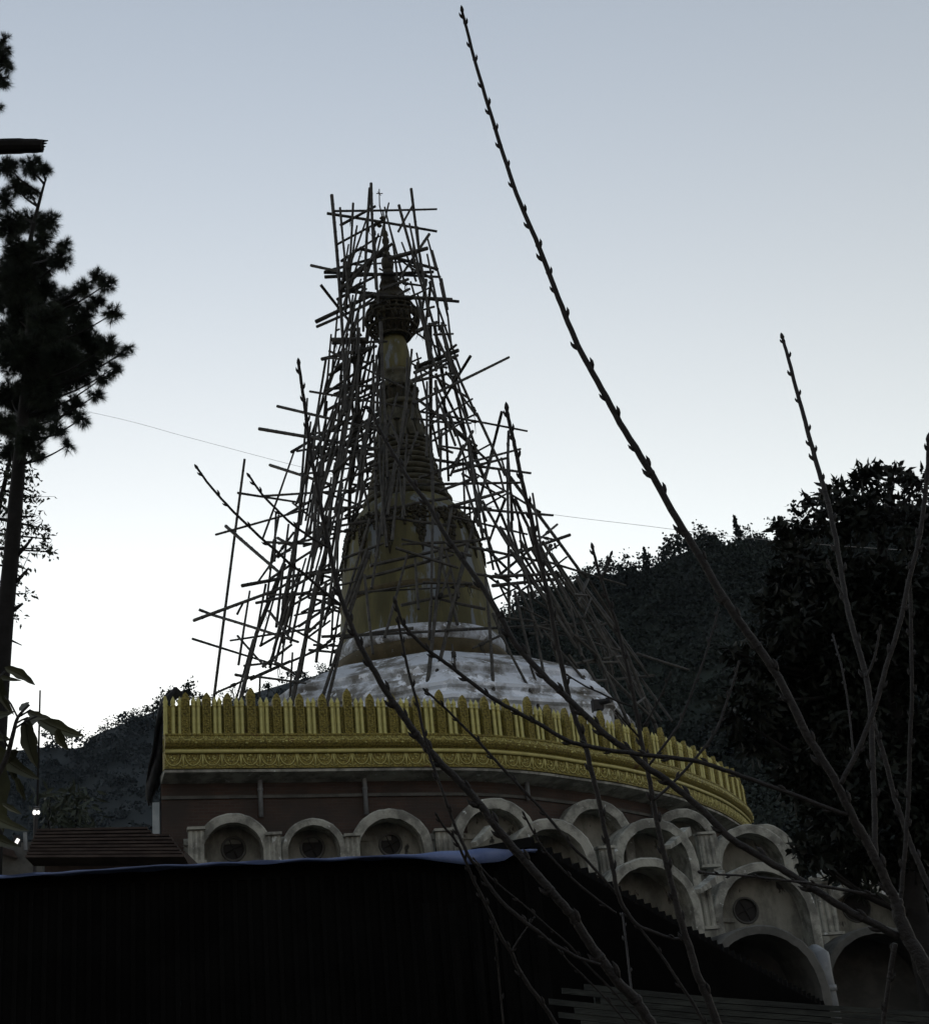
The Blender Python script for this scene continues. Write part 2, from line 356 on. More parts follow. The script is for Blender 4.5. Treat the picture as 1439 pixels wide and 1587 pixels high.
# left end wall and back
p0, n0, t0 = FR[0]; pe = FR[-1][0]
b = MB(); q0 = p0-n0*.62
b.add([(q0.x-.02, q0.y, ZB), (q0.x-.02, q0.y, ZM-.42), (q0.x-.02, q0.y+14, ZM-.42), (q0.x-.02, q0.y+14, ZB)], [(0,1,2,3)])
b.box((q0.x-.12, q0.y+.2, (ZB+ZM-1.0)/2), (.16, .4, ZM-1.0-ZB)); b.build('side_wall', 'pale', bld)
# roof deck
b = MB(); deck = [p+Vector((0,0,.2))-nr*.3 for p, nr, tg in FR[::2]]; deck += [Vector((q0.x, pe.y, ZM+.2))]
b.add(deck, [tuple(range(len(deck)))]); b.build('roof_deck', 'concrete', bld)
sweep([(-.72, -.40), (-.03, -.40), (-.03, -.46), (-.72, -.62)]).build('soffit', 'concrete2', bld)
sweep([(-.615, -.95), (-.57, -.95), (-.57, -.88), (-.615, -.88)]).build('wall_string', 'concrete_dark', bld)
sweep([(-.3, -.38), (0, -.38), (0, -.05), (.035, -.05), (.06, -.03), (.06, 0.015), (.03, .04), (-.3, .04)]).build('frieze_board', 'gold_carved', bld)
b = sweep([(.035, -.05), (.055, -.052), (.075, -.025), (.075, .015), (.055, .042), (.03, .044)]); b.build('gold_bead', 'gold_line', bld, True)
b = sweep([(-.25, .045), (.02, .045), (.04, .07), (.10, .10), (.15, .16), (.165, .21), (.155, .27), (.12, .31), (.11, .33), (.125, .345), (.125, .385), (-.25, .385)]); b.build('cornice', 'gold_carved', bld)
# semicircular leaves hanging in the frieze
b = MB(); s = .20
while s < LEN[-1]-1:
    p, nr, tg = along(s); R_ = .185
    def loc3(u, h, o=.012): return p+tg*u+nr*o+Vector((0, 0, h))
    b.tube([loc3(R_*math.cos(a), -.055-1.42*R_*math.sin(a)) for a in np.linspace(0, math.pi, 13)], .013, 5)
    b.tube([loc3(R_*.62*math.cos(a), -.06-1.3*R_*.62*math.sin(a)) for a in np.linspace(0, math.pi, 9)], .006, 4)
    for k in range(7):
        u = random.uniform(-.09, .09); h = random.uniform(-.22, -.08); c = loc3(u, h, .01); b.ball(c, random.uniform(.012, .026), (1, 1, 1.3), 5, 4)
    b.tube([loc3(.217, -.06), loc3(.217, -.2), loc3(.217, -.36)], [.02, .028, .006], 5)
    b.tube([loc3(-.12, -.30), loc3(-.217, -.35)], .01, 4); b.tube([loc3(.12, -.30), loc3(.217, -.35)], .01, 4)
    s += .435
b.build('scallop_row', 'gold_line', bld, True)
# swags on the cornice
b = MB(); s = .35
while s < LEN[-1]-1:
    p, nr, tg = along(s)
    for sg in (-1, 1):
        pts = []
        for a in np.linspace(0, math.pi, 8):
            u = sg*.14+.12*math.cos(a); h = .325-.10*math.sin(a); o = .118+.045*math.sin(a); pts.append(p+tg*u+nr*o+Vector((0,0,h)))
        b.tube(pts, .011, 4)
    for k in range(4):
        u = random.uniform(-.27, .27); b.ball(p+tg*u+nr*.155+Vector((0,0,random.uniform(.15, .26))), random.uniform(.012, .028), (1.4,1,1), 5, 4)
    s += .54
b.build('swag_row', 'gold', bld, True)
# parapet posts and balusters
def post_mesh(h):
    b = MB(); w_ = .100; n = 9
    out = [(-w_, 0), (-w_, h-.2)]
    for k in range(1, n): 
        t = k/n; out.append((-w_*math.cos(t*math.pi/2)**.8, h-.2+.2*t**1.0))
    out += [(0, h)] + [(-x, z) for x, z in out[::-1]]
    vs = [(x, -.055, z) for x, z in out] + [(x, .055, z) for x, z in out]; m = len(out)
    fs = [tuple(range(m)), tuple(range(2*m-1, m-1, -1))] + [(i, i+m, (i+1) % m+m, (i+1) % m) for i in range(m)]
    b.add(vs, fs)
    for sx in (-1, 1): b.box((sx*.085, -.062, (h-.22)/2), (.026, .018, h-.24))
    rr = random.Random(int(h*100)); z = .05
    while z < h-.13:                                     # carved foliage, both sides
        for sx in (-1, 0, 1):
            b.ball((sx*.038+rr.uniform(-.01, .01), -.055, z+rr.uniform(-.015, .015)), rr.uniform(.016, .03), (1, .8, 1.25), 6, 4)
        z += .055
    me = bpy.data.meshes.new('parapet_post'); me.from_pydata(b.v, [], b.f); me.materials.append(M['gold_carved']); return me
def bal_mesh():
    b = MB(); b.lathe([(.058,0),(.058,.03),(.046,.05),(.046,.62),(.04,.64),(.057,.66),(.057,.69),(.042,.71),(.058,.74),(.055,.78),(.038,.82),(.012,.88),(.004,.89)], (0,0), 10)
    me = bpy.data.meshes.new('baluster'); me.from_pydata(b.v, [], b.f); me.shade_smooth(); me.materials.append(M['gold']); return me
PT, PS, BA = post_mesh(1.10), post_mesh(.98), bal_mesh()
def put(me, name, s, o=0.0):
    p, nr, tg = along(s); ob = bpy.data.objects.new(name, me); COL.objects.link(ob); ob.parent = bld
    ob.location = Vector((p.x, p.y, ZM+.385)) - nr*.04 + nr*o - bld.location; ob.rotation_euler = (0, 0, math.atan2(tg.y, tg.x))
POSTX = [289.5,328,365.5,402,438,475,511,548,584,621,657,692,727,764,797,826,855,886,915,941,967,990,1012,1032,1053,1070,1086,1099,1114,1125,1135,1143,1150,1156]
PSS = [wallpt(x, interp(MPX, x)-25, 0)[2] for x in POSTX]
PSS = [float(v) for v in np.interp(np.arange(len(PSS)), np.arange(len(PSS)), np.convolve(np.pad(PSS, 1, mode='reflect', reflect_type='odd'), [.25,.5,.25], 'valid'))]
for i, s in enumerate(PSS):
    put(PT if i % 4 == 3 else PS, 'parapet_post', s)
    nx_ = PSS[i+1] if i+1 < len(PSS) else s+.6
    for u in (.385, .62): put(BA, 'baluster', s+(nx_-s)*u)
for u in (.12, .30, .46): put(BA, 'baluster', max(.03, PSS[0]-.56+u*.95))
sweep([(-.16, .385), (-.12, .385), (-.12, 1.08), (-.16, 1.08)]).build('parapet_panel', 'gold_carved', bld)   # back board behind the balusters
b = MB(); p, nr, tg = along(0.03); b.box(p+Vector((0,0,.82))-nr*.04, (.05,.12,.9)); b.build('end_strip', 'gold', bld)
b = MB(); b.box((p0.x+.12, p0.y+7, ZM+.65), (.18, 13.8, .8)); b.box((p0.x+.12, p0.y+7, ZM+.17), (.34, 13.8, .3)); b.build('side_parapet', 'gold_carved', bld)
for i in range(len(PSS)-1):                              # thin strip between each pair of balusters
    p, nr, tg = along((PSS[i]+PSS[i+1])/2); b = MB(); b.box(p+Vector((0,0,ZM*0+.385+.39))-nr*.085, (.045, .03, .76), Matrix((tg, -nr, Vector((0,0,1)))).transposed()); b.build('parapet_strip', 'gold', bld)
# down pipes
for x, yb in ((405,1266),(566,1262),(816,1240),(1004,1262)):
    pt = wallpt(x-3, 1186, -.5)[0]
    pb = wallpt(x+2, yb, -.5)[0]; pb = Vector((pt.x, pt.y, pb.z))
    b = MB(); b.tube([pt+Vector((0,.1,.3)), pt+Vector((0,0,-.05)), pb], .055, 10); b.tube([pt.lerp(pb,.45), pt.lerp(pb,.45)+Vector((0,0,-.06))], .068, 10); b.build('downpipe', 'pipe', bld, True)
# arches
def arch(px, py, ro, ri, off, depth, leg, hole=None, m='concrete', blend=.45, back=.55):
    """barrel arch whose spring-line centre is at pixel (px,py); ro, ri outer and inner radius in pixels"""
    c, nr, _s = wallpt(px, py, off); k = mpp(c); Ro, Ri = ro*k, ri*k
    tc = Vector((CAM.x-c.x, CAM.y-c.y, 0)).normalized()
    nr = (nr*blend + tc*(1-blend)).normalized(); tg = Vector((-nr.y, nr.x, 0)); up = Vector((0,0,1))
    L = leg*k; n = 28
    ang = [math.pi*(1-i/n) for i in range(n+1)]
    jr = random.Random(int(px*7+py)); jit = [1+jr.uniform(-.011, .011) for _ in ang]
    def outline(R): return [(-R, -L)] + [(R*j*math.cos(a), R*j*math.sin(a)) for a, j in zip(ang, jit)] + [(R, -L)]
    oo, ii = outline(Ro), outline(Ri); mth = len(oo)
    P3 = lambda u, v, d: c+tg*u+up*v-nr*d
    root = MB(); bev = .035
    oo2 = outline(Ro-bev)
    rows = [[P3(u, v, depth) for u, v in oo], [P3(u, v, bev) for u, v in oo], [P3(u, v, 0) for u, v in oo2], [P3(u, v, 0) for u, v in ii], [P3(u, v, depth*back) for u, v in ii]]
    vs = [p for r in rows for p in r]; fs = []
    for a in range(4):
        for i in range(mth-1): fs.append((a*mth+i, a*mth+i+1, (a+1)*mth+i+1, (a+1)*mth+i))
    root.add(vs, fs)
    ob = root.build('arch_hood', 'concrete2' if m == 'concrete' else m, bld)
    # rear wall of the vault, with its round vent
    bw = MB()
    if hole:
        hx, hy, hr_ = hole; d = ray(hx, hy); # where the vent's pixel meets the rear wall plane
        t = (c-nr*depth*back-CAM).dot(nr)/d.dot(nr); hp = CAM+d*t; hu, hv = (hp-c).dot(tg), (hp-c).dot(up); Rh = hr_*k
        hu = max(-Ri*.8+Rh, min(Ri*.8-Rh, hu)); N = 36
        # ring around the vent joined to the arch outline
        pol = outline(Ri); pol2 = []
        for i in range(len(pol)-1):
            for s_ in range(3): pol2.append(tuple(np.array(pol[i])*(1-s_/3)+np.array(pol[i+1])*s_/3))
        pol2.append(pol[-1])
        for s_ in range(1, 8): pol2.append((Ri-2*Ri*s_/8, -L))
        m2 = len(pol2); circ = []
        for u, v in pol2:
            a = math.atan2(v-hv, u-hu); circ.append((hu+Rh*math.cos(a), hv+Rh*math.sin(a)))
        vs = [P3(u, v, depth*back-.004) for u, v in pol2]+[P3(u, v, depth*back-.004) for u, v in circ]+[P3(u, v, depth*back+.07) for u, v in circ]
        fs = [(i, (i+1) % m2, (i+1) % m2+m2, i+m2) for i in range(m2)]+[(i+m2, (i+1) % m2+m2, (i+1) % m2+2*m2, i+2*m2) for i in range(m2)]
        bw.add(vs, fs); bo = bw.build('vault_back', 'concrete' , ob)
        gl = MB(); N = 24; gl.add([P3(hu+Rh*1.05*math.cos(2*math.pi*i/N), hv+Rh*1.05*math.sin(2*math.pi*i/N), depth*back+.055) for i in range(N)], [tuple(range(N))])
        for a in np.linspace(0, math.pi, 3)[:2]:
            e = Vector((math.cos(a+.4), 0, math.sin(a+.4)))*Rh
            gl.tube([P3(hu+e.x, hv+e.z, depth*back+.03), P3(hu-e.x, hv-e.z, depth*back+.03)], .012, 5)
        gl.build('round_vent', 'glass', ob)
        rim = MB(); rim.tube([P3(hu+Rh*1.08*math.cos(2*math.pi*i/N), hv+Rh*1.08*math.sin(2*math.pi*i/N), depth*back-.01) for i in range(N+1)], .03, 6, False); rim.build('vent_rim', 'concrete_dark', ob, True)
    else:
        pol = outline(Ri); bw.add([P3(u, v, depth*back-.004) for u, v in pol], [tuple(range(len(pol)))]); bw.build('vault_back', 'concrete' if m == 'concrete' else m, ob)
    return c
def drum(off, x0, x1, ytop, xref, m, name='lower_wall'):
    top = wallpt(xref, ytop, off)[0].z - ZM; s0, s1 = wallpt(x0, ytop, off)[2], wallpt(x1, ytop, off)[2]; n = 60
    prof = [(off, -ZM-.5), (off, top-.1), (off+.05, top-.1), (off+.05, top), (-.6, top+.05)]
    vs = []; fs = []
    for i in range(n+1):
        p, nr, tg = along(s0+(s1-s0)*i/n); vs += [p+nr*o+Vector((0,0,h)) for o, h in prof]
    for i in range(n):
        for q_ in range(4): fs.append((i*5+q_, i*5+q_+1, (i+1)*5+q_+1, (i+1)*5+q_))
    for i in (0, n): fs.append(tuple(i*5+q_ for q_ in range(5)))
    b = MB(); b.add(vs, fs); b.build(name, m, bld)
drum(-.585, 290, 1120, 1296, 600, 'concrete')
drum(.30, 800, 1215, 1335, 1050, 'concrete')
drum(1.75, 945, 1290, 1428, 1180, 'concrete')
# upper row (on the brick wall)
arch(362,1322, 62,47, .15, 1.2, 40, (362,1316,17))
arch(487,1320, 52,41, .15, 1.2, 40, (484,1314,17))
arch(607,1319, 66,51, .15, 1.2, 40, (605,1309,16))
arch(768,1305, 69,52, .15, 1.2, 60)
arch(926,1298, 60,44, .15, 1.2, 60)
arch(1062,1305, 52,38, .2, 1.2, 60, blend=.3)
arch(1186,1325, 48,36, .4, 1.2, 60, blend=.2)
# middle row
arch(858,1340, 72,55, 1.3, 1.7, 70)
arch(1018,1338, 70,55, 1.3, 1.7, 90)
arch(1167,1340, 62,48, 1.3, 1.7, 70, blend=.25)
# lower row
arch(1012,1410, 80,66, 2.7, 1.9, 120)
arch(1187,1420, 82,68, 2.7, 1.6, 60, (1155,1411,18), blend=.3, back=.45)
arch(1345,1440, 75,60, 3.4, 1.6, 60, (1326,1407,20), blend=.2)
# ground row, deep and dark
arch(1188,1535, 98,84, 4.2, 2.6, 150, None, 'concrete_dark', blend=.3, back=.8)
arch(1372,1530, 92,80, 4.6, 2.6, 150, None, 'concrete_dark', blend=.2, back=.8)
# piers, fluted pilasters and sloping gutter stones between the arches
def pilaster(px, py, wpx, hpx, off, fl=3, blend=.45):
    c, nr, _s = wallpt(px, py, off); k = mpp(c); tc = Vector((CAM.x-c.x, CAM.y-c.y, 0)).normalized()
    nr = (nr*blend+tc*(1-blend)).normalized(); tg = Vector((-nr.y, nr.x, 0)); rot = Matrix((tg, -nr, Vector((0,0,1)))).transposed()
    w_, h_ = wpx*k, hpx*k; b = MB(); b.box(c, (w_, .3, h_), rot)
    for i in range(fl):
        u = (i-(fl-1)/2)*w_/fl*.95; q_ = c+tg*u+nr*.15; b.tube([q_-Vector((0,0,h_*.5)), q_+Vector((0,0,h_*.42))], w_/fl*.34, 8)
    b.box(c-Vector((0,0,h_*.5))+nr*.06, (w_*1.25, .42, .07), rot); b.box(c+Vector((0,0,h_*.5))+nr*.04, (w_*1.15, .38, .06), rot)
    b.build('pilaster', 'concrete2', bld)
for a in ((304,1312,24,52,.12),(424,1316,22,44,.14),(546,1318,22,44,.14),(688,1312,26,48,.14),(940,1345,24,60,1.4),(1093,1318,24,50,1.4),(1088,1408,30,60,2.85),(1277,1408,30,76,3.0)):
    pilaster(*a, blend=.3)
def stone(x0, y0, x1, y1, off, wpx):                # gutter stone: a wedge slab jutting from the valley between two hoods
    a = wallpt(x0, y0, off+.35)[0]; d = wallpt(x1, y1, off-.1)[0]; k = mpp(a); b = MB()
    up = Vector((0,0,1)); ax = (d-a).normalized(); side = ax.cross(up).normalized(); nn = side.cross(ax)
    w_ = wpx*k; L_ = (d-a).length
    prof = [(0, 0), (0, .10), (L_, .16), (L_, -.05)]
    vs = [a+ax*u+nn*v+side*(s_*w_/2*(1 if u else .7)) for s_ in (-1, 1) for u, v in prof]
    b.add(vs, [(0,1,2,3),(7,6,5,4),(0,4,5,1),(1,5,6,2),(2,6,7,3),(3,7,4,0)]); b.build('gutter_stone', 'concrete2', bld)
stone(1034,1316,1064,1292, 1.5, 16); stone(1080,1385,1116,1360, 2.9, 18); stone(1262,1366,1306,1342, 3.2, 26); stone(735,1312,760,1290, .9, 14)
# grey waste pipe between the ground arches
c = wallpt(1272,1482, 4.5)[0]; b = MB(); q_ = wallpt(1288,1565, 4.5)[0]; q_ = Vector((c.x+.05, c.y, q_.z-2))
b.tube([c+Vector((-.05,.3,.1)), c, c.lerp(q_,.1), q_], [.2,.19,.17,.17], 12); b.tube([c.lerp(q_,.2), c.lerp(q_,.24)], .2, 12); b.build('drainpipe', 'pipe', bld, True)
# ------------------------------------------------------------------ stupa
SY = 44.0; ax0 = at(657.5, 1090, SY); AX = (ax0.x, SY)
def zpx(y):                                        # height of photo row y on the stupa's axis
    x = 655.0
    for _ in range(5):
        p = at(x, y, SY); x = proj((AX[0], SY, p.z))[0]
    return at(x, y, SY).z
def rz(y, hw):
    z = zpx(y); return hw*mpp((AX[0], SY, z)), z
st = thing('stupa', 'tall bell shaped Buddhist stupa of faded gold and stained white plaster inside bamboo scaffolding', 'stupa', (AX[0], AX[1], ZM+.2))
def lathe_px(name, rows, m, n=56, smooth=True):
    b = MB(); b.lathe([rz(y, h) for y, h in rows], AX, n); return b.build(name, m, st, smooth)
# octagonal white terraces, one corner towards the camera
OR = math.radians(-90)+.06
def octa(name, rows, m):
    b = MB(); b.lathe([rz(y, h) for y, h in rows], (AX[0]+.12, AX[1]), 8, True, OR); return b.build(name, m, st)
octa('lower_terrace', [(1260,328),(1168,328),(1164,333),(1159,332),(1156,328),(1150,322)], 'white')
octa('middle_terrace', [(1151,321),(1147,318),(1143,321),(1138,320),(1135,315),(1124,305)], 'white')
octa('upper_terrace', [(1125,304),(1116,292),(1110,294),(1105,292),(1102,282),(1085,246),(1060,184),(1054,150)], 'white')
for yy, hw in ((1162,332),(1140,321),(1108,294)):       # worn knobs at the terrace corners
    r_, z_ = rz(yy, hw)
    for i in range(8):
        a = OR+2*math.pi*i/8; b = MB(); b.ball((AX[0]+.12+(r_-.1)*math.cos(a), AX[1]+(r_-.1)*math.sin(a), z_), .09, (1,1,1.1), 8, 6); b.build('corner_knob', 'white', st, True)
lathe_px('plinth_ring', [(1056,133),(1048,138),(1040,139),(1032,136),(1027,132),(1024,126)], 'band')
lathe_px('bell', [(1030,120),(1012,125),(1000,124),(985,122),(965,120),(950,118),(930,115.5),(900,112),(880,109),(855,105),(835,100),(815,91),(800,80),(790,70),(785,64)], 'bell')
lathe_px('bell_lip', [(1028,127),(1022,132),(1012,131.5),(1006,127),(1000,123)], 'white')
lathe_px('bell_band', [(945,117),(942,118.6),(937,118),(934,115)], 'band')
# relief garland with pendants round the shoulder
b = MB()
def onbell(y, a, o=.03):
    hw = interp([(785,64),(790,70),(800,80),(815,91),(835,100),(855,105),(880,109),(900,112),(1000,124)], y); r_, z_ = rz(y, hw); r_ += o
    return Vector((AX[0]+r_*math.cos(a), AX[1]+r_*math.sin(a), z_))
NP = 14
for i in range(NP):
    a = -math.pi/2+.12+2*math.pi*i/NP
    for sg in (-1, 1):
        b.tube([onbell(818+12*math.sin(t*math.pi), a+sg*t*math.pi/NP, .05) for t in np.linspace(0, 1, 8)], .05, 5)
        b.tube([onbell(827+12*math.sin(t*math.pi), a+sg*t*math.pi/NP, .05) for t in np.linspace(0, 1, 8)], .035, 5)
    for yy in range(820, 880, 4):
        wd = .13*(1-(yy-820)/60)**.8
        for k_ in range(3): b.ball(onbell(yy+random.uniform(-2,2), a+random.uniform(-wd, wd), .03), random.uniform(.05, .09), (1,1,1), 6, 5)
        for sg in (-1, 1): b.tube([onbell(yy, a+sg*wd*.3), onbell(yy+2, a+sg*wd, .06), onbell(yy+5, a+sg*wd*.7)], .028, 4)
    b.tube([onbell(876, a), onbell(883, a), onbell(892, a)], [.07, .05, .015], 5)
    a2 = a+math.pi/NP
    for yy in range(820, 850, 4):
        wd = .07*(1-(yy-820)/32)
        for k_ in range(2): b.ball(onbell(yy, a2+random.uniform(-wd, wd), .03), random.uniform(.04, .075), (1,1,1), 6, 5)
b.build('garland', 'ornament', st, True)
# stack of ring mouldings
prev = 790
rings = [(786,70,776),(775,64,764),(763,60,754),(753,57,744),(743,54.5,734),(733,52,724),(723,49.5,715),(714,47,706),(705,45,697),(696,43,690)]
for y0, hw, y1 in rings:
    ym = (y0+y1)/2; lathe_px('ring_moulding', [(y0+1, hw-6), (y0-1, hw-1), (ym, hw), (y1+2, hw-2), (y1, hw-6)], 'ring')
lathe_px('neck', [(700,38),(680,36),(660,30),(640,25),(620,22),(600,20)], 'ring')
# lotus petals and beaded rings
def petals(y0, y1, h0, h1, n, m, flip=1):
    b = MB(); 
    for i in range(n):
        a = 2*math.pi*i/n; da = math.pi/n*.86; L_ = []
        for t in np.linspace(0, 1, 6):
            y = y0+(y1-y0)*t; hw = h0+(h1-h0)*t; r_, z_ = rz(y, hw); wd = da*math.sin(math.pi*min(max(.18+t*.82, 0), 1))**.5 if flip > 0 else da*(1-t**3*.9)
            L_.append([(AX[0]+(r_+o)*math.cos(a+u*wd), AX[1]+(r_+o)*math.sin(a+u*wd), z_) for u, o in ((-1, .0), (-.5, .05), (0, .09), (.5, .05), (1, .0))])
        vs = [p for r in L_ for p in r]; b.add(vs, [(r*5+k, r*5+k+1, (r+1)*5+k+1, (r+1)*5+k) for r in range(5) for k in range(4)])
    b.build('lotus_petals', m, st, True)
petals(690, 660, 42, 32, 16, 'ring'); petals(662, 634, 33, 26, 14, 'ring', -1)
lathe_px('neck_ring', [(636,24),(634,30),(628,30),(625,24)], 'ring'); petals(626, 606, 24, 29, 12, 'ornament'); 
b = MB()
for i in range(22):
    a = 2*math.pi*i/22; r_, z_ = rz(608, 29); b.ball((AX[0]+r_*math.cos(a), AX[1]+r_*math.sin(a), z_), .09, (1,1,1), 6, 5)
b.build('bead_ring', 'ornament', st, True)
lathe_px('upper_neck', [(606,24),(602,26),(596,24),(590,20),(586,18),(582,21),(578,22)], 'ring')
lathe_px('banana_bud', [(582,19),(576,22),(562,22.5),(548,22),(536,20),(528,17),(520,15),(510,14)], 'bell')
# crowning umbrella (hti): openwork tiers with hanging bells
hti = MB()
for i in range(18):
    a = 2*math.pi*i/18
    pts = [rz(y, h) for y, h in ((524,26),(512,37),(500,41),(488,40),(478,34),(470,26))]
    hti.tube([(AX[0]+r_*math.cos(a+.12*j), AX[1]+r_*math.sin(a+.12*j), z_) for j, (r_, z_) in enumerate(pts)], .035, 5)
    hti.tube([(AX[0]+r_*math.cos(a-.12*j), AX[1]+r_*math.sin(a-.12*j), z_) for j, (r_, z_) in enumerate(pts)], .035, 5)
for y, h in ((524,26),(512,37),(500,41),(494,41),(486,39),(477,33)):
    r_, z_ = rz(y, h); hti.tube([(AX[0]+r_*math.cos(t), AX[1]+r_*math.sin(t), z_) for t in np.linspace(0, 2*math.pi, 33)], .05, 6, False)
for i in range(30):
    a = 2*math.pi*i/30; r_, z_ = rz(random.choice((486,494,500)), 42); hti.ball((AX[0]+r_*math.cos(a), AX[1]+r_*math.sin(a), z_-.12), .09, (.8,.8,1.3), 6, 5)
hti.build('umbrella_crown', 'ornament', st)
lathe_px('umbrella_core', [(524,22),(512,26),(500,27),(490,27),(480,30),(470,27),(466,22)], 'ornament', 24)
lathe_px('umbrella_tier', [(472,30),(468,28),(462,22),(456,19),(455,21),(450,17),(444,13),(443,16),(438,14),(430,11),(429,13),(424,9),(418,7.5)], 'ornament', 24)
lathe_px('umbrella_spire', [(420,8),(414,9),(408,10),(402,9),(398,6),(392,5),(388,2.5)], 'ornament', 16)
lathe_px('finial_beads', [(390,2),(387,5),(383,5.6),(379,4),(376,5.6),(371,5.4),(368,3.6),(365,5),(360,4),(357,2),(352,1.6),(345,1.2)], 'ornament', 12)
b = MB(); q1 = Vector((AX[0], SY, zpx(350))); q2 = at(588, 318, SY); q3 = at(587.5, 293, SY)
b.tube([q1, q2, q3], [.03, .025, .02], 6); b.tube([at(583,300,SY), at(593,300,SY)], .02, 5); b.tube([at(585,297,SY), at(590,303,SY)], .014, 4); b.build('vane_rod', 'ornament', st)
b = MB()                                           # vane frame arm with chains
for x, y in ((588,350),(584,346),(580,349),(592,338),(590,344)): b.ball(at(x, y, SY-.1), .09, (1.2,1,.8), 6, 5)
b.tube([at(578,350,SY-.1), at(590,345,SY-.1), at(594,338,SY-.1)], .04, 5); b.tube([at(593,325,SY-.1), at(596,345,SY-.1), at(596,360,SY-.1)], .03, 5); b.build('vane_frame', 'ornament', st)
# black lamp boxes standing on the roof edge
def floodlight(x, y, Y, label, sc=1.0):
    p = at(x, y, Y); k = mpp(p)*sc; r = thing('floodlight', label, 'floodlight', (p.x, p.y, ZM+.2))
    b = MB(); b.box(p, (16*k, .3*sc, 15*k)); b.box(p+Vector((-8*k, 0, 0)), (2*k, .36*sc, 18*k)); b.build('housing', 'black', r)
    b = MB(); b.tube([p+Vector((4*k,-.1,3*k)), p+Vector((18*k,-.35,2*k))], [5*k, 4*k], 12); b.build('hood', 'black', r)
    b = MB(); b.box(p+Vector((0,0,-9*k)), (3*k, .08, 6*k)); b.tube([p+Vector((0,0,-11*k)), Vector((p.x, p.y, ZM+.2))], .05, 6); b.build('bracket', 'black', r)
floodlight(926, 1093, 37.2, 'black floodlight on a short post at the right corner of the white stupa base')
# black sheeting hung over the left corner of the roof
b = MB(); rows = []
for i, (y, xl, xr) in enumerate(((1068,262,284),(1080,252,280),(1100,246,256),(1130,240,252),(1165,236,250),(1190,230,250),(1215,226,248),(1232,228,240),(1246,232,236))):
    rows.append([at(xl+(xr-xl)*t, y+3*math.sin(t*9+i), 30.75+.25*math.sin(t*7+i*1.3)+(.5 if i < 2 else 0)) for t in np.linspace(0, 1, 8)])
vs = [p for r in rows for p in r]; b.add(vs, [(r*8+k, r*8+k+1, (r+1)*8+k+1, (r+1)*8+k) for r in range(len(rows)-1) for k in range(7)])
o = b.build('black_sheet', 'net', None, True); sm = o.modifiers.new('t', 'SOLIDIFY'); sm.thickness = .03
tag(o, 'torn black sheet draped over the left corner of the gold parapet', 'sheet')
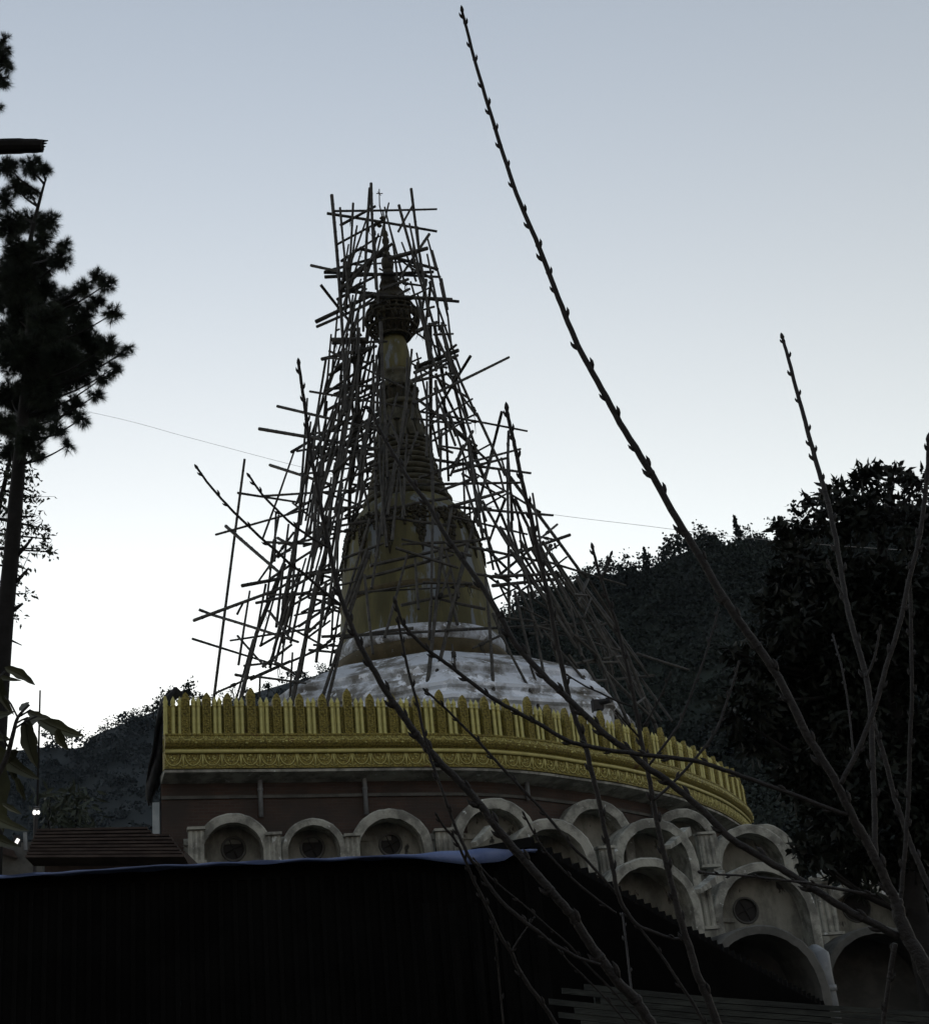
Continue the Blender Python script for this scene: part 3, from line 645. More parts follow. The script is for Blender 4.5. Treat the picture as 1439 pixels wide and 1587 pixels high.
# ------------------------------------------------------------------ bamboo scaffolding (poles traced from the photo, set round the stupa)
SC = thing('bamboo_scaffold', 'tangled grey bamboo scaffolding lashed around the stupa from roof to spire', 'scaffolding', (AX[0], AX[1], ZM+.2))
POLES = '''514,302,533,560,6 533,560,537,640,6 527,323,546,500,4 547,312,535,490,4 575,286,583,450,5 573,293,563,515,5 579,350,586,470,4 596,320,609,375,3 609,375,616,430,4 618,319,657,455,5 657,455,672,505,5 637,290,650,393,5 650,393,664,490,5
517,328,677,325,4 507,332,677,360,5 527,349,582,319,5 522,381,595,342,4 528,407,588,367,4 617,357,640,315,4 665,362,618,432,5 557,386,679,419,6 600,404,662,387,8 482,412,525,421,5 503,421,600,394,5 503,427,672,419,6 502,421,683,428,5 527,437,608,375,6 528,452,597,385,7 541,450,590,425,5 522,463,560,443,5 497,441,560,520,5 490,501,580,458,7 491,508,582,468,5 530,451,711,468,6 560,457,700,463,7 593,451,633,435,6 615,460,635,450,5 626,440,655,444,4 668,433,657,520,5 660,433,652,495,5 645,512,677,498,7 683,505,702,580,5 702,580,720,675,5 725,683,733,740,6 540,512,563,490,4
515,526,566,525,8 515,533,600,530,5 517,551,535,540,4 499,558,583,538,6 505,557,475,740,4 481,700,466,812,4 510,545,633,605,4 632,608,739,693,5 510,580,575,537,6 520,569,560,545,8 503,602,585,595,5 505,608,580,556,5 480,606,627,630,4 508,633,552,607,5 430,631,587,668,5 402,666,587,698,6 483,692,600,707,6 451,699,564,633,5 512,667,545,648,6 500,710,590,657,6 418,720,512,750,5 529,570,520,740,4 537,567,560,740,6 547,500,556,640,8 556,640,545,745,8 562,530,543,740,7 540,623,523,740,6 522,630,500,708,5 493,648,500,745,4 557,642,570,740,5 579,560,582,745,4 515,690,505,740,4 545,708,515,735,6 585,710,553,726,5 584,720,552,738,5 590,635,560,655,5 560,652,633,690,4 590,500,594,600,6 594,600,600,742,5 583,550,586,640,4 632,608,610,740,5 610,740,600,800,6 638,542,632,608,4 647,670,622,740,4
666,500,667,680,7 667,680,671,790,6 672,500,690,612,6 676,520,695,560,5 690,535,738,642,5 738,642,782,738,5 703,597,738,645,4 690,578,702,593,4 672,518,702,517,4 690,545,707,532,5 643,570,710,543,8 642,578,709,551,6 642,587,702,557,5 640,592,702,578,5 640,628,788,556,5 729,551,668,650,5 648,635,817,666,4 657,662,732,617,4 647,647,690,653,4 670,673,735,643,4 672,685,718,655,4 690,652,757,713,5 675,590,683,712,5 687,613,695,745,5 675,580,722,678,5 732,670,705,722,5 718,688,698,735,5 777,640,750,745,5 763,700,725,845,5 788,668,788,820,5 788,820,789,965,5 672,712,822,733,5 680,695,702,703,5 700,730,786,708,5 650,738,677,731,5 728,685,735,742,7 730,690,750,740,5
379,711,302,1052,5 335,830,477,790,4 350,815,433,887,6 368,762,470,778,4 408,767,610,753,4 580,753,805,749,5 419,720,510,750,5 445,796,490,770,5 432,798,418,882,4 430,833,455,847,5 432,843,450,842,5 462,813,451,880,8 451,880,438,945,7 455,823,398,902,4 470,837,545,818,4 470,848,522,834,4 450,853,420,867,4 441,875,397,985,8 398,983,374,1084,8 392,990,366,1082,4 375,908,513,882,6 480,891,560,880,5 301,962,423,917,6 420,919,455,898,5 309,946,325,952,5 326,952,462,995,5 298,989,432,1031,4 430,1030,452,1041,4 368,985,412,1034,4 417,948,452,994,5 397,935,478,918,5 433,963,508,1004,4 448,903,418,1035,6 447,905,436,1030,4 412,905,396,992,4 365,1046,392,1051,5 406,1032,452,997,5 388,1052,450,1024,6 450,1024,516,996,4 332,1076,394,1048,4 400,1050,474,1060,4 388,1068,403,1046,4 462,970,520,932,5 478,980,522,940,5 475,990,512,962,4 498,985,725,974,5 690,977,920,966,5 495,888,474,985,9 474,985,462,1042,8 505,905,490,1027,6 453,1010,428,1048,4 473,1015,513,993,4 436,1033,454,1041,4
602,730,582,862,6 617,700,585,845,7 568,855,535,945,6 573,857,540,948,5 562,890,498,1084,6 545,930,507,1080,6 565,893,578,1015,5 671,772,668,940,5 668,930,665,990,6 700,783,690,842,5 685,845,660,1072,7 725,842,701,940,7 711,905,670,1072,7 718,880,694,965,5 697,885,681,928,5 613,851,710,882,5 573,877,695,850,6 680,853,758,833,6 563,897,702,860,6 530,867,595,842,5 540,922,660,903,4 655,903,732,906,4 545,918,720,909,3 527,908,553,902,4 495,717,484,880,6 520,717,508,822,6 545,700,541,815,7 553,703,572,790,5 582,740,584,766,4 505,847,497,908,5 512,800,498,905,6 528,770,508,890,5 530,745,520,850,4
703,785,780,763,6 680,762,741,740,5 715,732,784,772,4 695,786,856,800,5 700,800,817,828,4 827,832,866,840,4 863,813,833,838,4 883,828,755,872,5 772,893,826,848,5 727,847,832,869,5 830,867,968,909,4 730,888,792,898,5 763,895,854,891,6 763,907,858,897,6 727,700,748,835,6 732,700,776,796,5 776,796,800,858,5 800,858,828,925,6 747,777,788,847,5 772,728,781,762,4 797,773,819,819,6 819,819,842,897,7 787,803,804,857,5 750,817,778,893,5 765,820,757,843,4 783,772,763,823,5 753,850,802,897,5 825,830,849,877,6 847,875,889,941,6 837,847,882,942,5 863,900,901,964,6 900,962,936,1042,6 934,1040,958,1087,6 853,845,846,862,5 797,918,824,1034,5 822,1030,844,1096,5 763,950,790,1010,5 788,1008,828,1083,5 752,890,761,1049,6 777,985,732,1006,4 817,907,841,1042,5 840,977,914,1066,5 858,928,890,988,6 888,986,932,1024,6 865,898,903,964,6 901,962,931,1036,6 780,958,831,964,4 807,943,848,964,4 832,970,965,1009,5 985,1013,1067,1039,5 902,1025,966,1016,5 912,1057,1012,1048,5 860,885,916,963,5 925,978,978,1073,6 938,1043,1014,1119,6 873,1013,936,1086,6 940,1007,956,1044,5 920,1070,975,1122,6 957,1085,975,1120,5 985,1092,998,1082,4 888,922,909,923,5 911,897,895,934,5 915,928,903,961,3 908,978,943,964,4 790,740,905,895,6 903,886,955,970,6 953,967,1042,1124,7 700,1000,712,1070,4 880,1015,940,1100,5 845,960,905,1075,5 800,905,840,990,5 770,900,800,960,4'''
OUTL = [(290,4),(400,8),(480,36),(520,30),(540,21),(600,24),(660,31),(700,44),(750,56),(790,72),(830,98),(900,112),(1000,130),(1040,200),(1090,255)]
SCR = [(290,78),(400,84),(500,98),(600,120),(700,175),(800,225),(900,275),(1000,315),(1090,350)]
rs = random.Random(11); poles = [tuple(float(v) for v in t.split(',')) for t in POLES.split()]
def axx(y): return proj((AX[0], SY, zpx(y)))[0]
def onframe(x, y, front):
    R = interp(SCR, y); dx = x-axx(y); d = math.sqrt(max(R*R-dx*dx, 0)); k = .0235
    return at(x, y, SY + (-d if front else d)*k*.8)
P3 = []; nm = {'upright_pole': 0, 'ledger_pole': 0, 'brace_pole': 0}
def add_pole(a, d, rad, kind, taper=True):
    b = MB(); L_ = (d-a).length; n = max(3, int(L_/.45)); bend = Vector((rs.uniform(-1, 1), rs.uniform(-1, 1), rs.uniform(-.4, .4)))*L_*.006
    pts = []; rr = []
    for i in range(n+1):
        t = i/n; p = a.lerp(d, t)+bend*math.sin(t*math.pi); r_ = rad*(1.08-.2*t if taper else 1)
        if 0 < i < n:
            e = (d-a).normalized()*.025; pts += [p-e, p, p+e]; rr += [r_, r_*1.16, r_]
        else: pts.append(p); rr.append(r_)
    b.tube(pts, rr, 7); b.build(kind, 'bamboo', SC); nm[kind] += 1
over = 0
for x0, y0, x1, y1, wpx in poles:
    cov = any(abs(x0+(x1-x0)*t-axx(y0+(y1-y0)*t)) < interp(OUTL, y0+(y1-y0)*t)+4 for t in (0, .25, .5, .75, 1))
    fr = True if cov else (rs.random() < .62)
    a, d = onframe(x0, y0, fr), onframe(x1, y1, fr)
    off = rs.uniform(-.12, .12); a.y += off; d.y += off
    ang = math.degrees(math.atan2(abs(y1-y0), abs(x1-x0)))
    kind = 'upright_pole' if ang > 64 else ('ledger_pole' if ang < 27 else 'brace_pole')
    rad = wpx*.5*.92*mpp((a+d)/2)
    if max(y0, y1) > 1040 and ang > 45:             # legs stand on the roof behind the parapet
        lo, hi = (a, d) if a.z < d.z else (d, a)
        dn = (lo-hi); t = (ZM+.25-lo.z)/dn.z; ext = lo+dn*t
        if (Vector((ext.x-AX[0], ext.y-AX[1], 0))).length < 8.0: lo = ext
        else: lo = Vector((lo.x, lo.y, ZM+.25))+Vector((dn.x, dn.y, 0))*.03
        a, d = lo, hi
    if nm[kind] >= 99: kind = min(nm, key=nm.get)
    add_pole(a, d, rad, kind); P3.append((a, d))
# far side of the frame: short ledgers and uprights seen through the gaps
tries = 0
while sum(nm.values()) < 285 and tries < 400:
    tries += 1
    y = rs.uniform(430, 1040); R = interp(SCR, y); sgn = rs.choice((-1, 1)); x = axx(y)+sgn*R*rs.uniform(.25, .85); vert = rs.random() < .5
    Lp = rs.uniform(45, 110)*(.6 if y < 560 else 1)
    if vert: x1, y1 = x-sgn*Lp*.22+rs.uniform(-6, 6), y-Lp
    else: x1, y1 = x+rs.uniform(.6, 1)*Lp*sgn*-1, y+rs.uniform(-.35, .35)*Lp
    if abs(x1-axx(y1)) > interp(SCR, y1)*.95: continue
    kind = 'upright_pole' if vert else 'brace_pole'
    if nm[kind] >= 99: kind = min(nm, key=nm.get)
    a, d = onframe(x, y, False), onframe(x1, y1, False); add_pole(a, d, .048, kind)
# the many further thin poles, ties and props of the tangle
b = MB(); cnt = 0
while cnt < 190:
    y = rs.uniform(400, 1050); R = interp(SCR, y); sgn = -1 if rs.random() < .58 else 1; x = axx(y)+sgn*R*(rs.uniform(.22, .95)); q_ = rs.random(); fr = rs.random() < .5
    Lp = rs.uniform(70, 190)*(.5 if y < 560 else 1)
    if q_ < .5: x1, y1 = x-sgn*Lp*rs.uniform(.02, .38), y-Lp
    elif q_ < .75: x1, y1 = x+Lp*rs.uniform(-1, 1), y+rs.uniform(-.12, .12)*Lp
    else: x1, y1 = x+Lp*rs.choice((-.8, .8)), y-rs.uniform(.3, .6)*Lp
    bad = False
    for t in (0, .5, 1):
        xx, yy = x+(x1-x)*t, y+(y1-y)*t
        if abs(xx-axx(yy)) > interp(SCR, yy)*.97 or (fr and abs(xx-axx(yy)) < interp(OUTL, yy)+3): bad = True
    if bad: continue
    a, d = onframe(x, y, fr), onframe(x1, y1, fr); b.tube([a, a.lerp(d, .5)+Vector((0, 0, rs.uniform(-.05, .05))), d], [.046, .042, .036], 6); cnt += 1
for _ in range(30):                                # poles crossing in front of the bell and neck
    y = rs.uniform(640, 1000); x = axx(y)+interp(OUTL, y)*rs.uniform(-1, 1); q_ = rs.random(); Lp = rs.uniform(60, 150)*(.7 if y < 700 else 1)
    if q_ < .5: x1, y1 = x-(x-axx(y))*.3+rs.uniform(-25, 25), y-Lp
    else: x1, y1 = x+Lp*rs.choice((-1, 1)), y+rs.uniform(-.4, .4)*Lp
    a, d = onframe(x, y, True), onframe(x1, y1, True); b.tube([a, a.lerp(d, .5)+Vector((0, 0, rs.uniform(-.06, .06))), d], [.05, .045, .038], 6)
for _ in range(75):                               # the thickest tangle, left of the bell and neck
    y = rs.uniform(620, 1040); R = interp(SCR, y); x = axx(y)-R*rs.uniform(.3, .8); q_ = rs.random(); fr = rs.random() < .5; Lp = rs.uniform(80, 180)
    if q_ < .5: x1, y1 = x+Lp*rs.uniform(.0, .4), y-Lp
    elif q_ < .7: x1, y1 = x+Lp*rs.uniform(.5, .9), y+rs.uniform(-.15, .3)*Lp
    else: x1, y1 = x+Lp*.8, y-rs.uniform(.25, .6)*Lp
    if fr and x1 > axx(y1)-interp(OUTL, y1)-3: fr = False
    a, d = onframe(x, y, fr), onframe(x1, y1, fr); b.tube([a, a.lerp(d, .5)+Vector((0, 0, rs.uniform(-.06, .06))), d], [.05, .045, .038], 6)
for _ in range(18):                                # long props fanning down to the right
    x = rs.uniform(770, 930); y = 790+(x-770)*.75+rs.uniform(-10, 60); L_ = rs.uniform(90, 200); g = rs.uniform(.45, .75)
    if y+L_ > 1118: L_ = max(40, 1118-y)
    if x+L_*g > 655+(y+L_-290)*.46+25: continue
    fr = rs.random() < .6; a, d = onframe(x, y, fr), onframe(x+L_*g, y+L_, fr); b.tube([a, a.lerp(d, .5)+Vector((0, 0, rs.uniform(-.08, .08))), d], [.055, .05, .042], 6)
tag(b.build('thin_poles', 'bamboo', SC), kind='stuff')
# rope lashings with hanging ends
for _ in range(95):
    a, d = rs.choice(P3); t = rs.choice((.08, .3, .5, .7, .92)); p = a.lerp(d, t); ax_ = (d-a).normalized(); b = MB()
    side = ax_.orthogonal().normalized()
    for k in range(3): b.ball(p+ax_*(k-1)*.06, .078, (1,1,.7), 7, 5)
    for k in range(rs.randint(1, 3)):
        q_ = p+side*rs.uniform(-.08, .08); L_ = rs.uniform(.12, .5); b.tube([q_, q_+Vector((rs.uniform(-.05,.05), 0, -L_*.5)), q_+Vector((rs.uniform(-.12,.12), 0, -L_))], [.018,.014,.007], 4)
    b.build('lashing', 'rope', SC)
# ------------------------------------------------------------------ overhead cable
b = MB(); b.tube(catmull([at(-120,590,62), at(150,641,58), at(300,680,56), at(480,727,54), at(680,772,52), at(860,798,50), at(1000,815,48), at(1130,831,46), at(1300,846,44), at(1560,862,42)], 6), .008, 5, True)
tag(b.build('overhead_cable', 'wire'), 'thin grey cable crossing the sky behind the scaffolding', 'cable')
# ------------------------------------------------------------------ bare saplings in the foreground
def stem(pts, w0, Y0, Y1, m='bark', bud=1.0, rseed=0, ext=None, tip=True):
    """pts: photo pixels from tip to base; w0: list of (index fraction, width in px); Y: distance at tip and base"""
    r = random.Random(rseed); n = len(pts); P = []
    for i, (x, y) in enumerate(pts): P.append(at(x, y, Y0+(Y1-Y0)*i/(n-1)))
    Q = catmull(P, 5); N = len(Q); R = []
    for i, p in enumerate(Q):
        if 0 < i < N-1: Q[i] = p+Vector((r.uniform(-1,1), r.uniform(-1,1), r.uniform(-1,1)))*interp(w0, i/(N-1))*.06*mpp(p)
    for i, p in enumerate(Q): R.append(interp(w0, i/(N-1))*(.475-.085*min(max((proj(p)[1]-550)/700, 0), 1))*mpp(p))
    if ext: 
        for e in ext: Q.append(Vector(e)); R.append(R[-1]*1.06)
    b = MB(); b.tube(Q, R, 9)
    # alternate buds and short spurs
    d = 0; side = 1; nxt = .01
    for i in range(1, N-1):
        d += (Q[i]-Q[i-1]).length
        if d > nxt and bud:
            d = 0; side = -side; nxt = (.035+.05*i/N)*r.uniform(.4, 2.3)*(Y0/4.0)
            t = (Q[i+1]-Q[i-1]).normalized(); vd = (Q[i]-CAM).normalized(); sd_ = t.cross(vd).normalized()*side
            sd_ = (sd_ + vd*r.uniform(-.5, .5)).normalized(); up = -t
            h = R[i]*r.uniform(.7, 1.15)+.004*Y0/4; p = Q[i]+sd_*R[i]*.6
            b.tube([p-up*h*.9, p+sd_*h*.35, p+sd_*h*.75+up*h*.8, p+sd_*h*.8+up*h*1.7], [R[i]*.35+.0008, h*.55, h*.36, h*.06], 6)
            if r.random() < .25: b.ball(Q[i], R[i]*1.18, (1,1,1), 8, 5)
    if tip:
        t = (Q[0]-Q[1]).normalized(); r0 = R[0]; b.tube([Q[0]-t*r0, Q[0]+t*r0*1.2, Q[0]+t*r0*3.2, Q[0]+t*r0*4.6], [r0*.9, r0*1.45, r0*1.0, r0*.15], 7)
    return b
def sapling(label, loc, parts):
    root = thing('bare_sapling', label, 'bare tree', loc, 'leafless saplings in the foreground')
    for name, pts, w0, Y0, Y1, kw in parts: stem(pts, w0, Y0, Y1, **kw).build(name, 'bark', root, True)
def K(**k): return k
g0 = ground_z(3.4)
sapling('thick leafless sapling at the right edge whose longest branch reaches up across the sky', (at(1510,1700,3.4).x, 3.4, g0), [
 ('trunk', [(1388,1395),(1393,1420),(1405,1450),(1425,1488),(1448,1535),(1475,1600)], [(0,24),(.5,29),(1,34)], 3.4, 3.4, K(bud=0, tip=False, ext=[at(1500,1700,3.4), Vector((at(1510,1700,3.4).x, 3.42, g0-.1))])),
 ('branch', [(716,18),(722,42),(735,92),(755,160),(775,225),(800,300),(825,360),(845,410),(870,475),(895,535),(925,590),(960,655),(1000,720),(1040,790),(1085,865),(1130,942),(1165,990),(1205,1050),(1245,1130),(1290,1205),(1318,1262),(1340,1300),(1365,1350),(1388,1402)], [(0,4.5),(.2,7),(.4,9.5),(.55,12),(.68,15),(.85,16),(1,20)], 3.0, 3.4, K(rseed=1)),
 ('branch', [(1212,524),(1222,560),(1235,610),(1250,665),(1265,720),(1281,775),(1297,850),(1309,926),(1321,976),(1344,1064),(1350,1147),(1354,1250),(1356,1330),(1366,1352)], [(0,5),(.3,8),(.6,10),(1,12)], 3.7, 3.42, K(rseed=2)),
 ('branch', [(1438,684),(1437,720),(1430,790),(1420,850),(1407,900),(1392,971),(1372,1034),(1351,1107),(1324,1172),(1301,1215)], [(0,7),(1,10)], 3.2, 3.3, K(rseed=3)),
 ('branch', [(1352,1112),(1354,1127),(1369,1172),(1384,1232),(1391,1252),(1409,1305),(1418,1327),(1440,1378),(1490,1500)], [(0,8),(1,12)], 3.55, 3.5, K(rseed=4, tip=False)),
 ('branch', [(1408,900),(1410,933),(1412,1069),(1409,1152),(1408,1212),(1401,1322),(1394,1402)], [(0,6),(1,9)], 3.3, 3.42, K(rseed=5, tip=False)),
 ('branch', [(1386,1462),(1375,1530),(1368,1590),(1362,1700)], [(0,10),(1,9)], 3.42, 3.5, K(rseed=6, tip=False)),
 ('branch', [(571,632),(576,637),(590,670),(610,705),(635,745),(665,785),(690,830),(715,865),(750,915),(775,955),(800,1000),(850,1055),(890,1092),(940,1140),(975,1165),(1000,1188),(1040,1215),(1090,1258),(1130,1298),(1160,1317),(1209,1346),(1253,1373),(1306,1407),(1372,1441),(1392,1452)], [(0,5),(.2,8),(.4,11),(.6,12.5),(1,16)], 3.3, 3.42, K(rseed=7)),
 ('twig', [(1086,1352),(1110,1355),(1160,1358),(1210,1364),(1253,1369),(1282,1375),(1355,1388)], [(0,6),(.2,4),(1,7)], 3.2, 3.4, K(rseed=8)),
 ('branch', [(613,935),(622,962),(635,980),(660,1005),(690,1027),(720,1050),(760,1080),(800,1103),(840,1125),(880,1148),(920,1158),(960,1165),(1020,1172),(1080,1180),(1130,1196),(1160,1207),(1225,1230),(1294,1257),(1316,1263)], [(0,6),(.4,8),(.7,9),(1,9)], 3.1, 3.35, K(rseed=9)),
 ('twig', [(1363,974),(1360,990),(1355,1015),(1348,1035),(1341,1050)], [(0,4),(1,5)], 3.45, 3.45, K(rseed=10)),
 ('twig', [(1283,873),(1289,888),(1296,905),(1305,922)], [(0,4),(1,5)], 3.5, 3.5, K(rseed=11)),
 ('twig', [(1290,985),(1297,1010),(1305,1040),(1313,1090),(1318,1130),(1322,1180)], [(0,3),(1,4)], 3.6, 3.4, K(rseed=12)),
])
sapling('leafless sapling leaning to the left in front of the bell of the stupa', (at(1100,1720,4.2).x, 4.2, ground_z(4.2)), [
 ('trunk', [(463,565),(468,600),(475,650),(481,700),(490,745),(500,800),(508,840),(522,905),(540,960),(560,1005),(580,1040),(600,1075),(625,1110),(650,1145),(680,1180),(715,1215),(745,1250),(775,1290),(805,1325),(840,1365),(870,1400),(890,1425),(905,1450),(930,1485),(960,1525),(985,1550),(1010,1590)], [(0,5),(.2,8),(.33,10),(.5,14),(.7,17),(1,21)], 3.7, 4.2, K(rseed=21, ext=[at(1090,1720,4.2), Vector((at(1100,1720,4.2).x, 4.2, ground_z(4.2)-.1))])),
 ('branch', [(306,726),(325,752),(357,788),(385,815),(408,837),(432,857),(450,875),(472,890),(500,915),(528,938)], [(0,4),(1,6)], 3.6, 3.8, K(rseed=22)),
 ('branch', [(387,739),(407,767),(432,793),(448,808),(463,820),(490,838),(508,848)], [(0,4),(1,5)], 3.65, 3.78, K(rseed=23)),
 ('branch', [(616,955),(620,980),(627,1015),(633,1042),(647,1092),(655,1130),(668,1178),(690,1240),(697,1260),(712,1297),(729,1332),(739,1342),(755,1369),(780,1400),(811,1427),(838,1447),(852,1460),(877,1474),(898,1485),(930,1495)], [(0,5),(.4,6),(.7,8),(1,6)], 3.8, 4.1, K(rseed=24, tip=False)),
 ('branch', [(677,1264),(690,1284),(706,1303),(722,1336),(733,1363),(749,1394),(764,1425),(776,1452),(792,1476),(801,1497),(817,1524),(838,1553),(862,1588),(920,1680)], [(0,4.5),(.5,7),(1,9)], 3.9, 4.2, K(rseed=25)),
 ('twig', [(826,1424),(815,1440),(806,1453),(792,1475)], [(0,3),(1,4)], 4.05, 4.08, K(rseed=26)),
 ('twig', [(735,1332),(760,1360),(800,1393),(820,1410),(850,1437),(862,1447),(880,1463),(908,1494),(939,1525),(972,1560),(999,1590),(1040,1650)], [(0,3),(1,5)], 4.0, 4.2, K(rseed=27)),
 ('twig', [(852,1455),(870,1478),(885,1495),(900,1509),(935,1544),(974,1590),(1020,1660)], [(0,3),(1,5)], 4.1, 4.2, K(rseed=28, tip=False)),
 ('twig', [(765,1430),(770,1480),(773,1515),(780,1590)], [(0,3),(1,4)], 4.05, 4.2, K(rseed=29, tip=False)),
])
sapling('slender leafless sapling with two tall shoots crossing the gold parapet', (at(1160,1720,4.8).x, 4.8, ground_z(4.8)), [
 ('trunk', [(918,850),(930,895),(945,940),(955,968),(965,1010),(975,1050),(983,1090),(990,1130),(1000,1180),(1008,1220),(1015,1260),(1025,1310),(1035,1350),(1045,1390),(1055,1430),(1065,1460),(1080,1510),(1095,1545),(1112,1590)], [(0,5),(.3,8),(.55,10),(.8,14),(1,18)], 4.5, 4.8, K(rseed=31, ext=[at(1150,1720,4.8), Vector((at(1160,1720,4.8).x, 4.8, ground_z(4.8)-.1))])),
 ('branch', [(785,635),(790,660),(797,690),(805,730),(813,765),(822,800),(832,850),(840,882),(848,920),(853,945),(860,985),(870,1030),(880,1075),(890,1110),(905,1150),(915,1190),(925,1230),(933,1270),(942,1310),(950,1350),(957,1385),(966,1406),(987,1433),(1013,1445),(1040,1454),(1058,1455)], [(0,6),(.3,9),(.6,10),(.8,9),(1,6)], 4.4, 4.8, K(rseed=32)),
 ('twig', [(984,1430),(1000,1450),(1025,1482),(1045,1512),(1060,1535),(1075,1557),(1092,1590)], [(0,5),(1,7)], 4.75, 4.8, K(rseed=33, tip=False)),
 ('twig', [(964,1415),(967,1440),(972,1480),(975,1510),(978,1535)], [(0,4),(1,5)], 4.75, 4.5, K(rseed=34, tip=False)),
 ('twig', [(812,1263),(830,1297),(846,1320),(881,1357),(920,1390),(954,1415)], [(0,4),(1,5)], 4.6, 4.75, K(rseed=35)),
 ('twig', [(660,1071),(690,1098),(717,1125),(745,1153),(774,1186),(810,1224),(843,1259),(886,1311),(912,1337),(955,1385)], [(0,4),(.5,6),(1,6)], 4.5, 4.75, K(rseed=36)),
 ('twig', [(1112,945),(1106,970),(1100,988),(1092,1017),(1075,1063),(1053,1120),(1045,1133),(1005,1186)], [(0,3),(1,5)], 4.7, 4.65, K(rseed=37)),
 ('twig', [(1143,1030),(1135,1060),(1121,1100),(1115,1119),(1102,1143),(1075,1178),(1036,1219),(1012,1240)], [(0,4),(1,6)], 4.7, 4.65, K(rseed=38)),
 ('twig', [(946,860),(942,872),(936,890)], [(0,4),(1,5)], 4.5, 4.5, K(rseed=39)),
 ('twig', [(880,1047),(906,1063),(932,1075),(959,1088),(982,1096)], [(0,3),(1,4)], 4.5, 4.62, K(rseed=40)),
 ('twig', [(955,1103),(970,1120),(989,1142)], [(0,3),(1,4)], 4.5, 4.62, K(rseed=41)),
 ('twig', [(1037,1046),(1025,1075),(1012,1100),(997,1125)], [(0,3),(1,4)], 4.6, 4.65, K(rseed=42)),
])
# ------------------------------------------------------------------ shed with tarpaulin, sheet wall and fence
T0, T1 = at(-60,1352,8.6), at(832,1320,9.6)
b = MB(); nU = 40; rows = []
gz = -0.1
top = [at(-60+892*i/nU, interp([(-60,1362),(0,1358),(200,1345),(420,1336),(640,1328),(700,1330),(832,1326)], -60+892*i/nU), 8.7+1.0*i/nU) for i in range(nU+1)]
vs = []
for p in top: vs += [p, Vector((p.x, p.y, gz))]
fs = [(2*i, 2*i+2, 2*i+3, 2*i+1) for i in range(nU)]
b.add(vs, fs)
shed = thing('shed', 'long shed with boarded front coloured black as deep shadow below the blue tarpaulin', 'shed', (0, 9, ground_z(9)))
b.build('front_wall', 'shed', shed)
b = MB()
for i in range(0, nU, 1): 
    p = top[i]; b.box((p.x, p.y-.02, (p.z+gz)/2-.05), (.03, .014, p.z-gz-.1))
b.build('wall_batten', 'shed', shed)
b = MB(); e = Vector((0, 3.2, -.9)); b.add([T0+Vector((0,.12,-.1)), T1+Vector((0,.12,-.1)), T1+e, T0+e], [(0,1,2,3)]); b.build('roof', 'shed', shed)
for x in (665, 705, 740):                          # faint posts inside the open end
    b = MB(); p = at(x, 1480, 9.2); b.tube([Vector((p.x, p.y, gz)), Vector((p.x, p.y, at(x,1400,9.2).z))], .03, 6); b.build('post', 'shed', shed)
# tarpaulin over the front edge of the roof
b = MB(); nU = 90; rows = []
topy = [(-60,1356),(0,1353.5),(150,1345),(300,1336),(420,1330),(560,1325),(640,1321),(700,1316),(745,1313),(780,1313),(800,1315),(832,1314)]
boty = [(-60,1363),(0,1360),(150,1351),(300,1342),(420,1337),(560,1332),(640,1330),(680,1336),(720,1339),(780,1335),(800,1321),(832,1318)]
for i in range(nU+1):
    x = -60+892*i/nU; Y = 8.55+1.0*i/nU; wv = .012*math.sin(x*.05)+.02*math.sin(x*.017+1)
    a = at(x, interp(topy, x)+.8*math.sin(x*.09), Y); c = at(x, interp(boty, x)+1.0*math.sin(x*.06+2), Y-.02)
    rows += [[a+Vector((0, 1.6, -.32+wv*2)), a+Vector((0, .5, -.05+wv)), a+Vector((0, .08, .0)), a+Vector((0, 0, -.01)), a.lerp(c, .5)+Vector((0, -.02+wv*1.5, 0)), c+Vector((0, wv, 0))]]
vs = [p for r in rows for p in r]; b.add(vs, [(i*6+k, i*6+k+1, i*6+k+7, i*6+k+6) for i in range(nU) for k in range(5)])
o = b.build('tarpaulin', 'tarp', None, True); sm = o.modifiers.new('t', 'SOLIDIFY'); sm.thickness = .006
tag(o, 'creased blue tarpaulin stretched along the top edge of the shadow-black shed', 'tarpaulin')
# corrugated sheet wall running away to the right
sheet = thing('sheet_wall', 'wall of corrugated metal sheet coloured shadow dark with a sawtooth top edge sloping down to the right', 'wall', (3.2, 12, ground_z(12)))
NSH = 160; P0, P1 = at(822,1312,9.7), at(1282,1566,15.5); vs = []; nd = (P1-P0); nd.z = 0; nd.normalize(); nrm = Vector((nd.y, -nd.x, 0))
for i in range(NSH*4+1):
    t = i/(NSH*4); p = P0.lerp(P1, t); h = (0, .5, 1, .5)[i % 4]
    saw = .055*(1 if (i//2) % 2 == 0 else 0)*.0
    vs += [p+nrm*(.05*(h-.5)), Vector((p.x, p.y, -.2))+nrm*(.05*(h-.5))]
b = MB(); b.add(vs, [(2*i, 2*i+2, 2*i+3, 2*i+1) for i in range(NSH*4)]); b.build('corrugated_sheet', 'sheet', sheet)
b = MB(); L_ = (P1-P0).length; nT = 46                # sawtooth ends of the roof sheets along the edge
for i in range(nT):
    a = P0.lerp(P1, i/nT); c = P0.lerp(P1, (i+.62)/nT); m_ = P0.lerp(P1, (i+.35)/nT)+Vector((0,0,.085)); bk = -nrm*.5+Vector((0,0,-.02))
    b.add([a, m_, c, a+bk, m_+bk, c+bk], [(0,1,2), (5,4,3), (0,3,4,1), (1,4,5,2), (0,2,5,3)])
b.build('sheet_ridge', 'sheet', sheet)
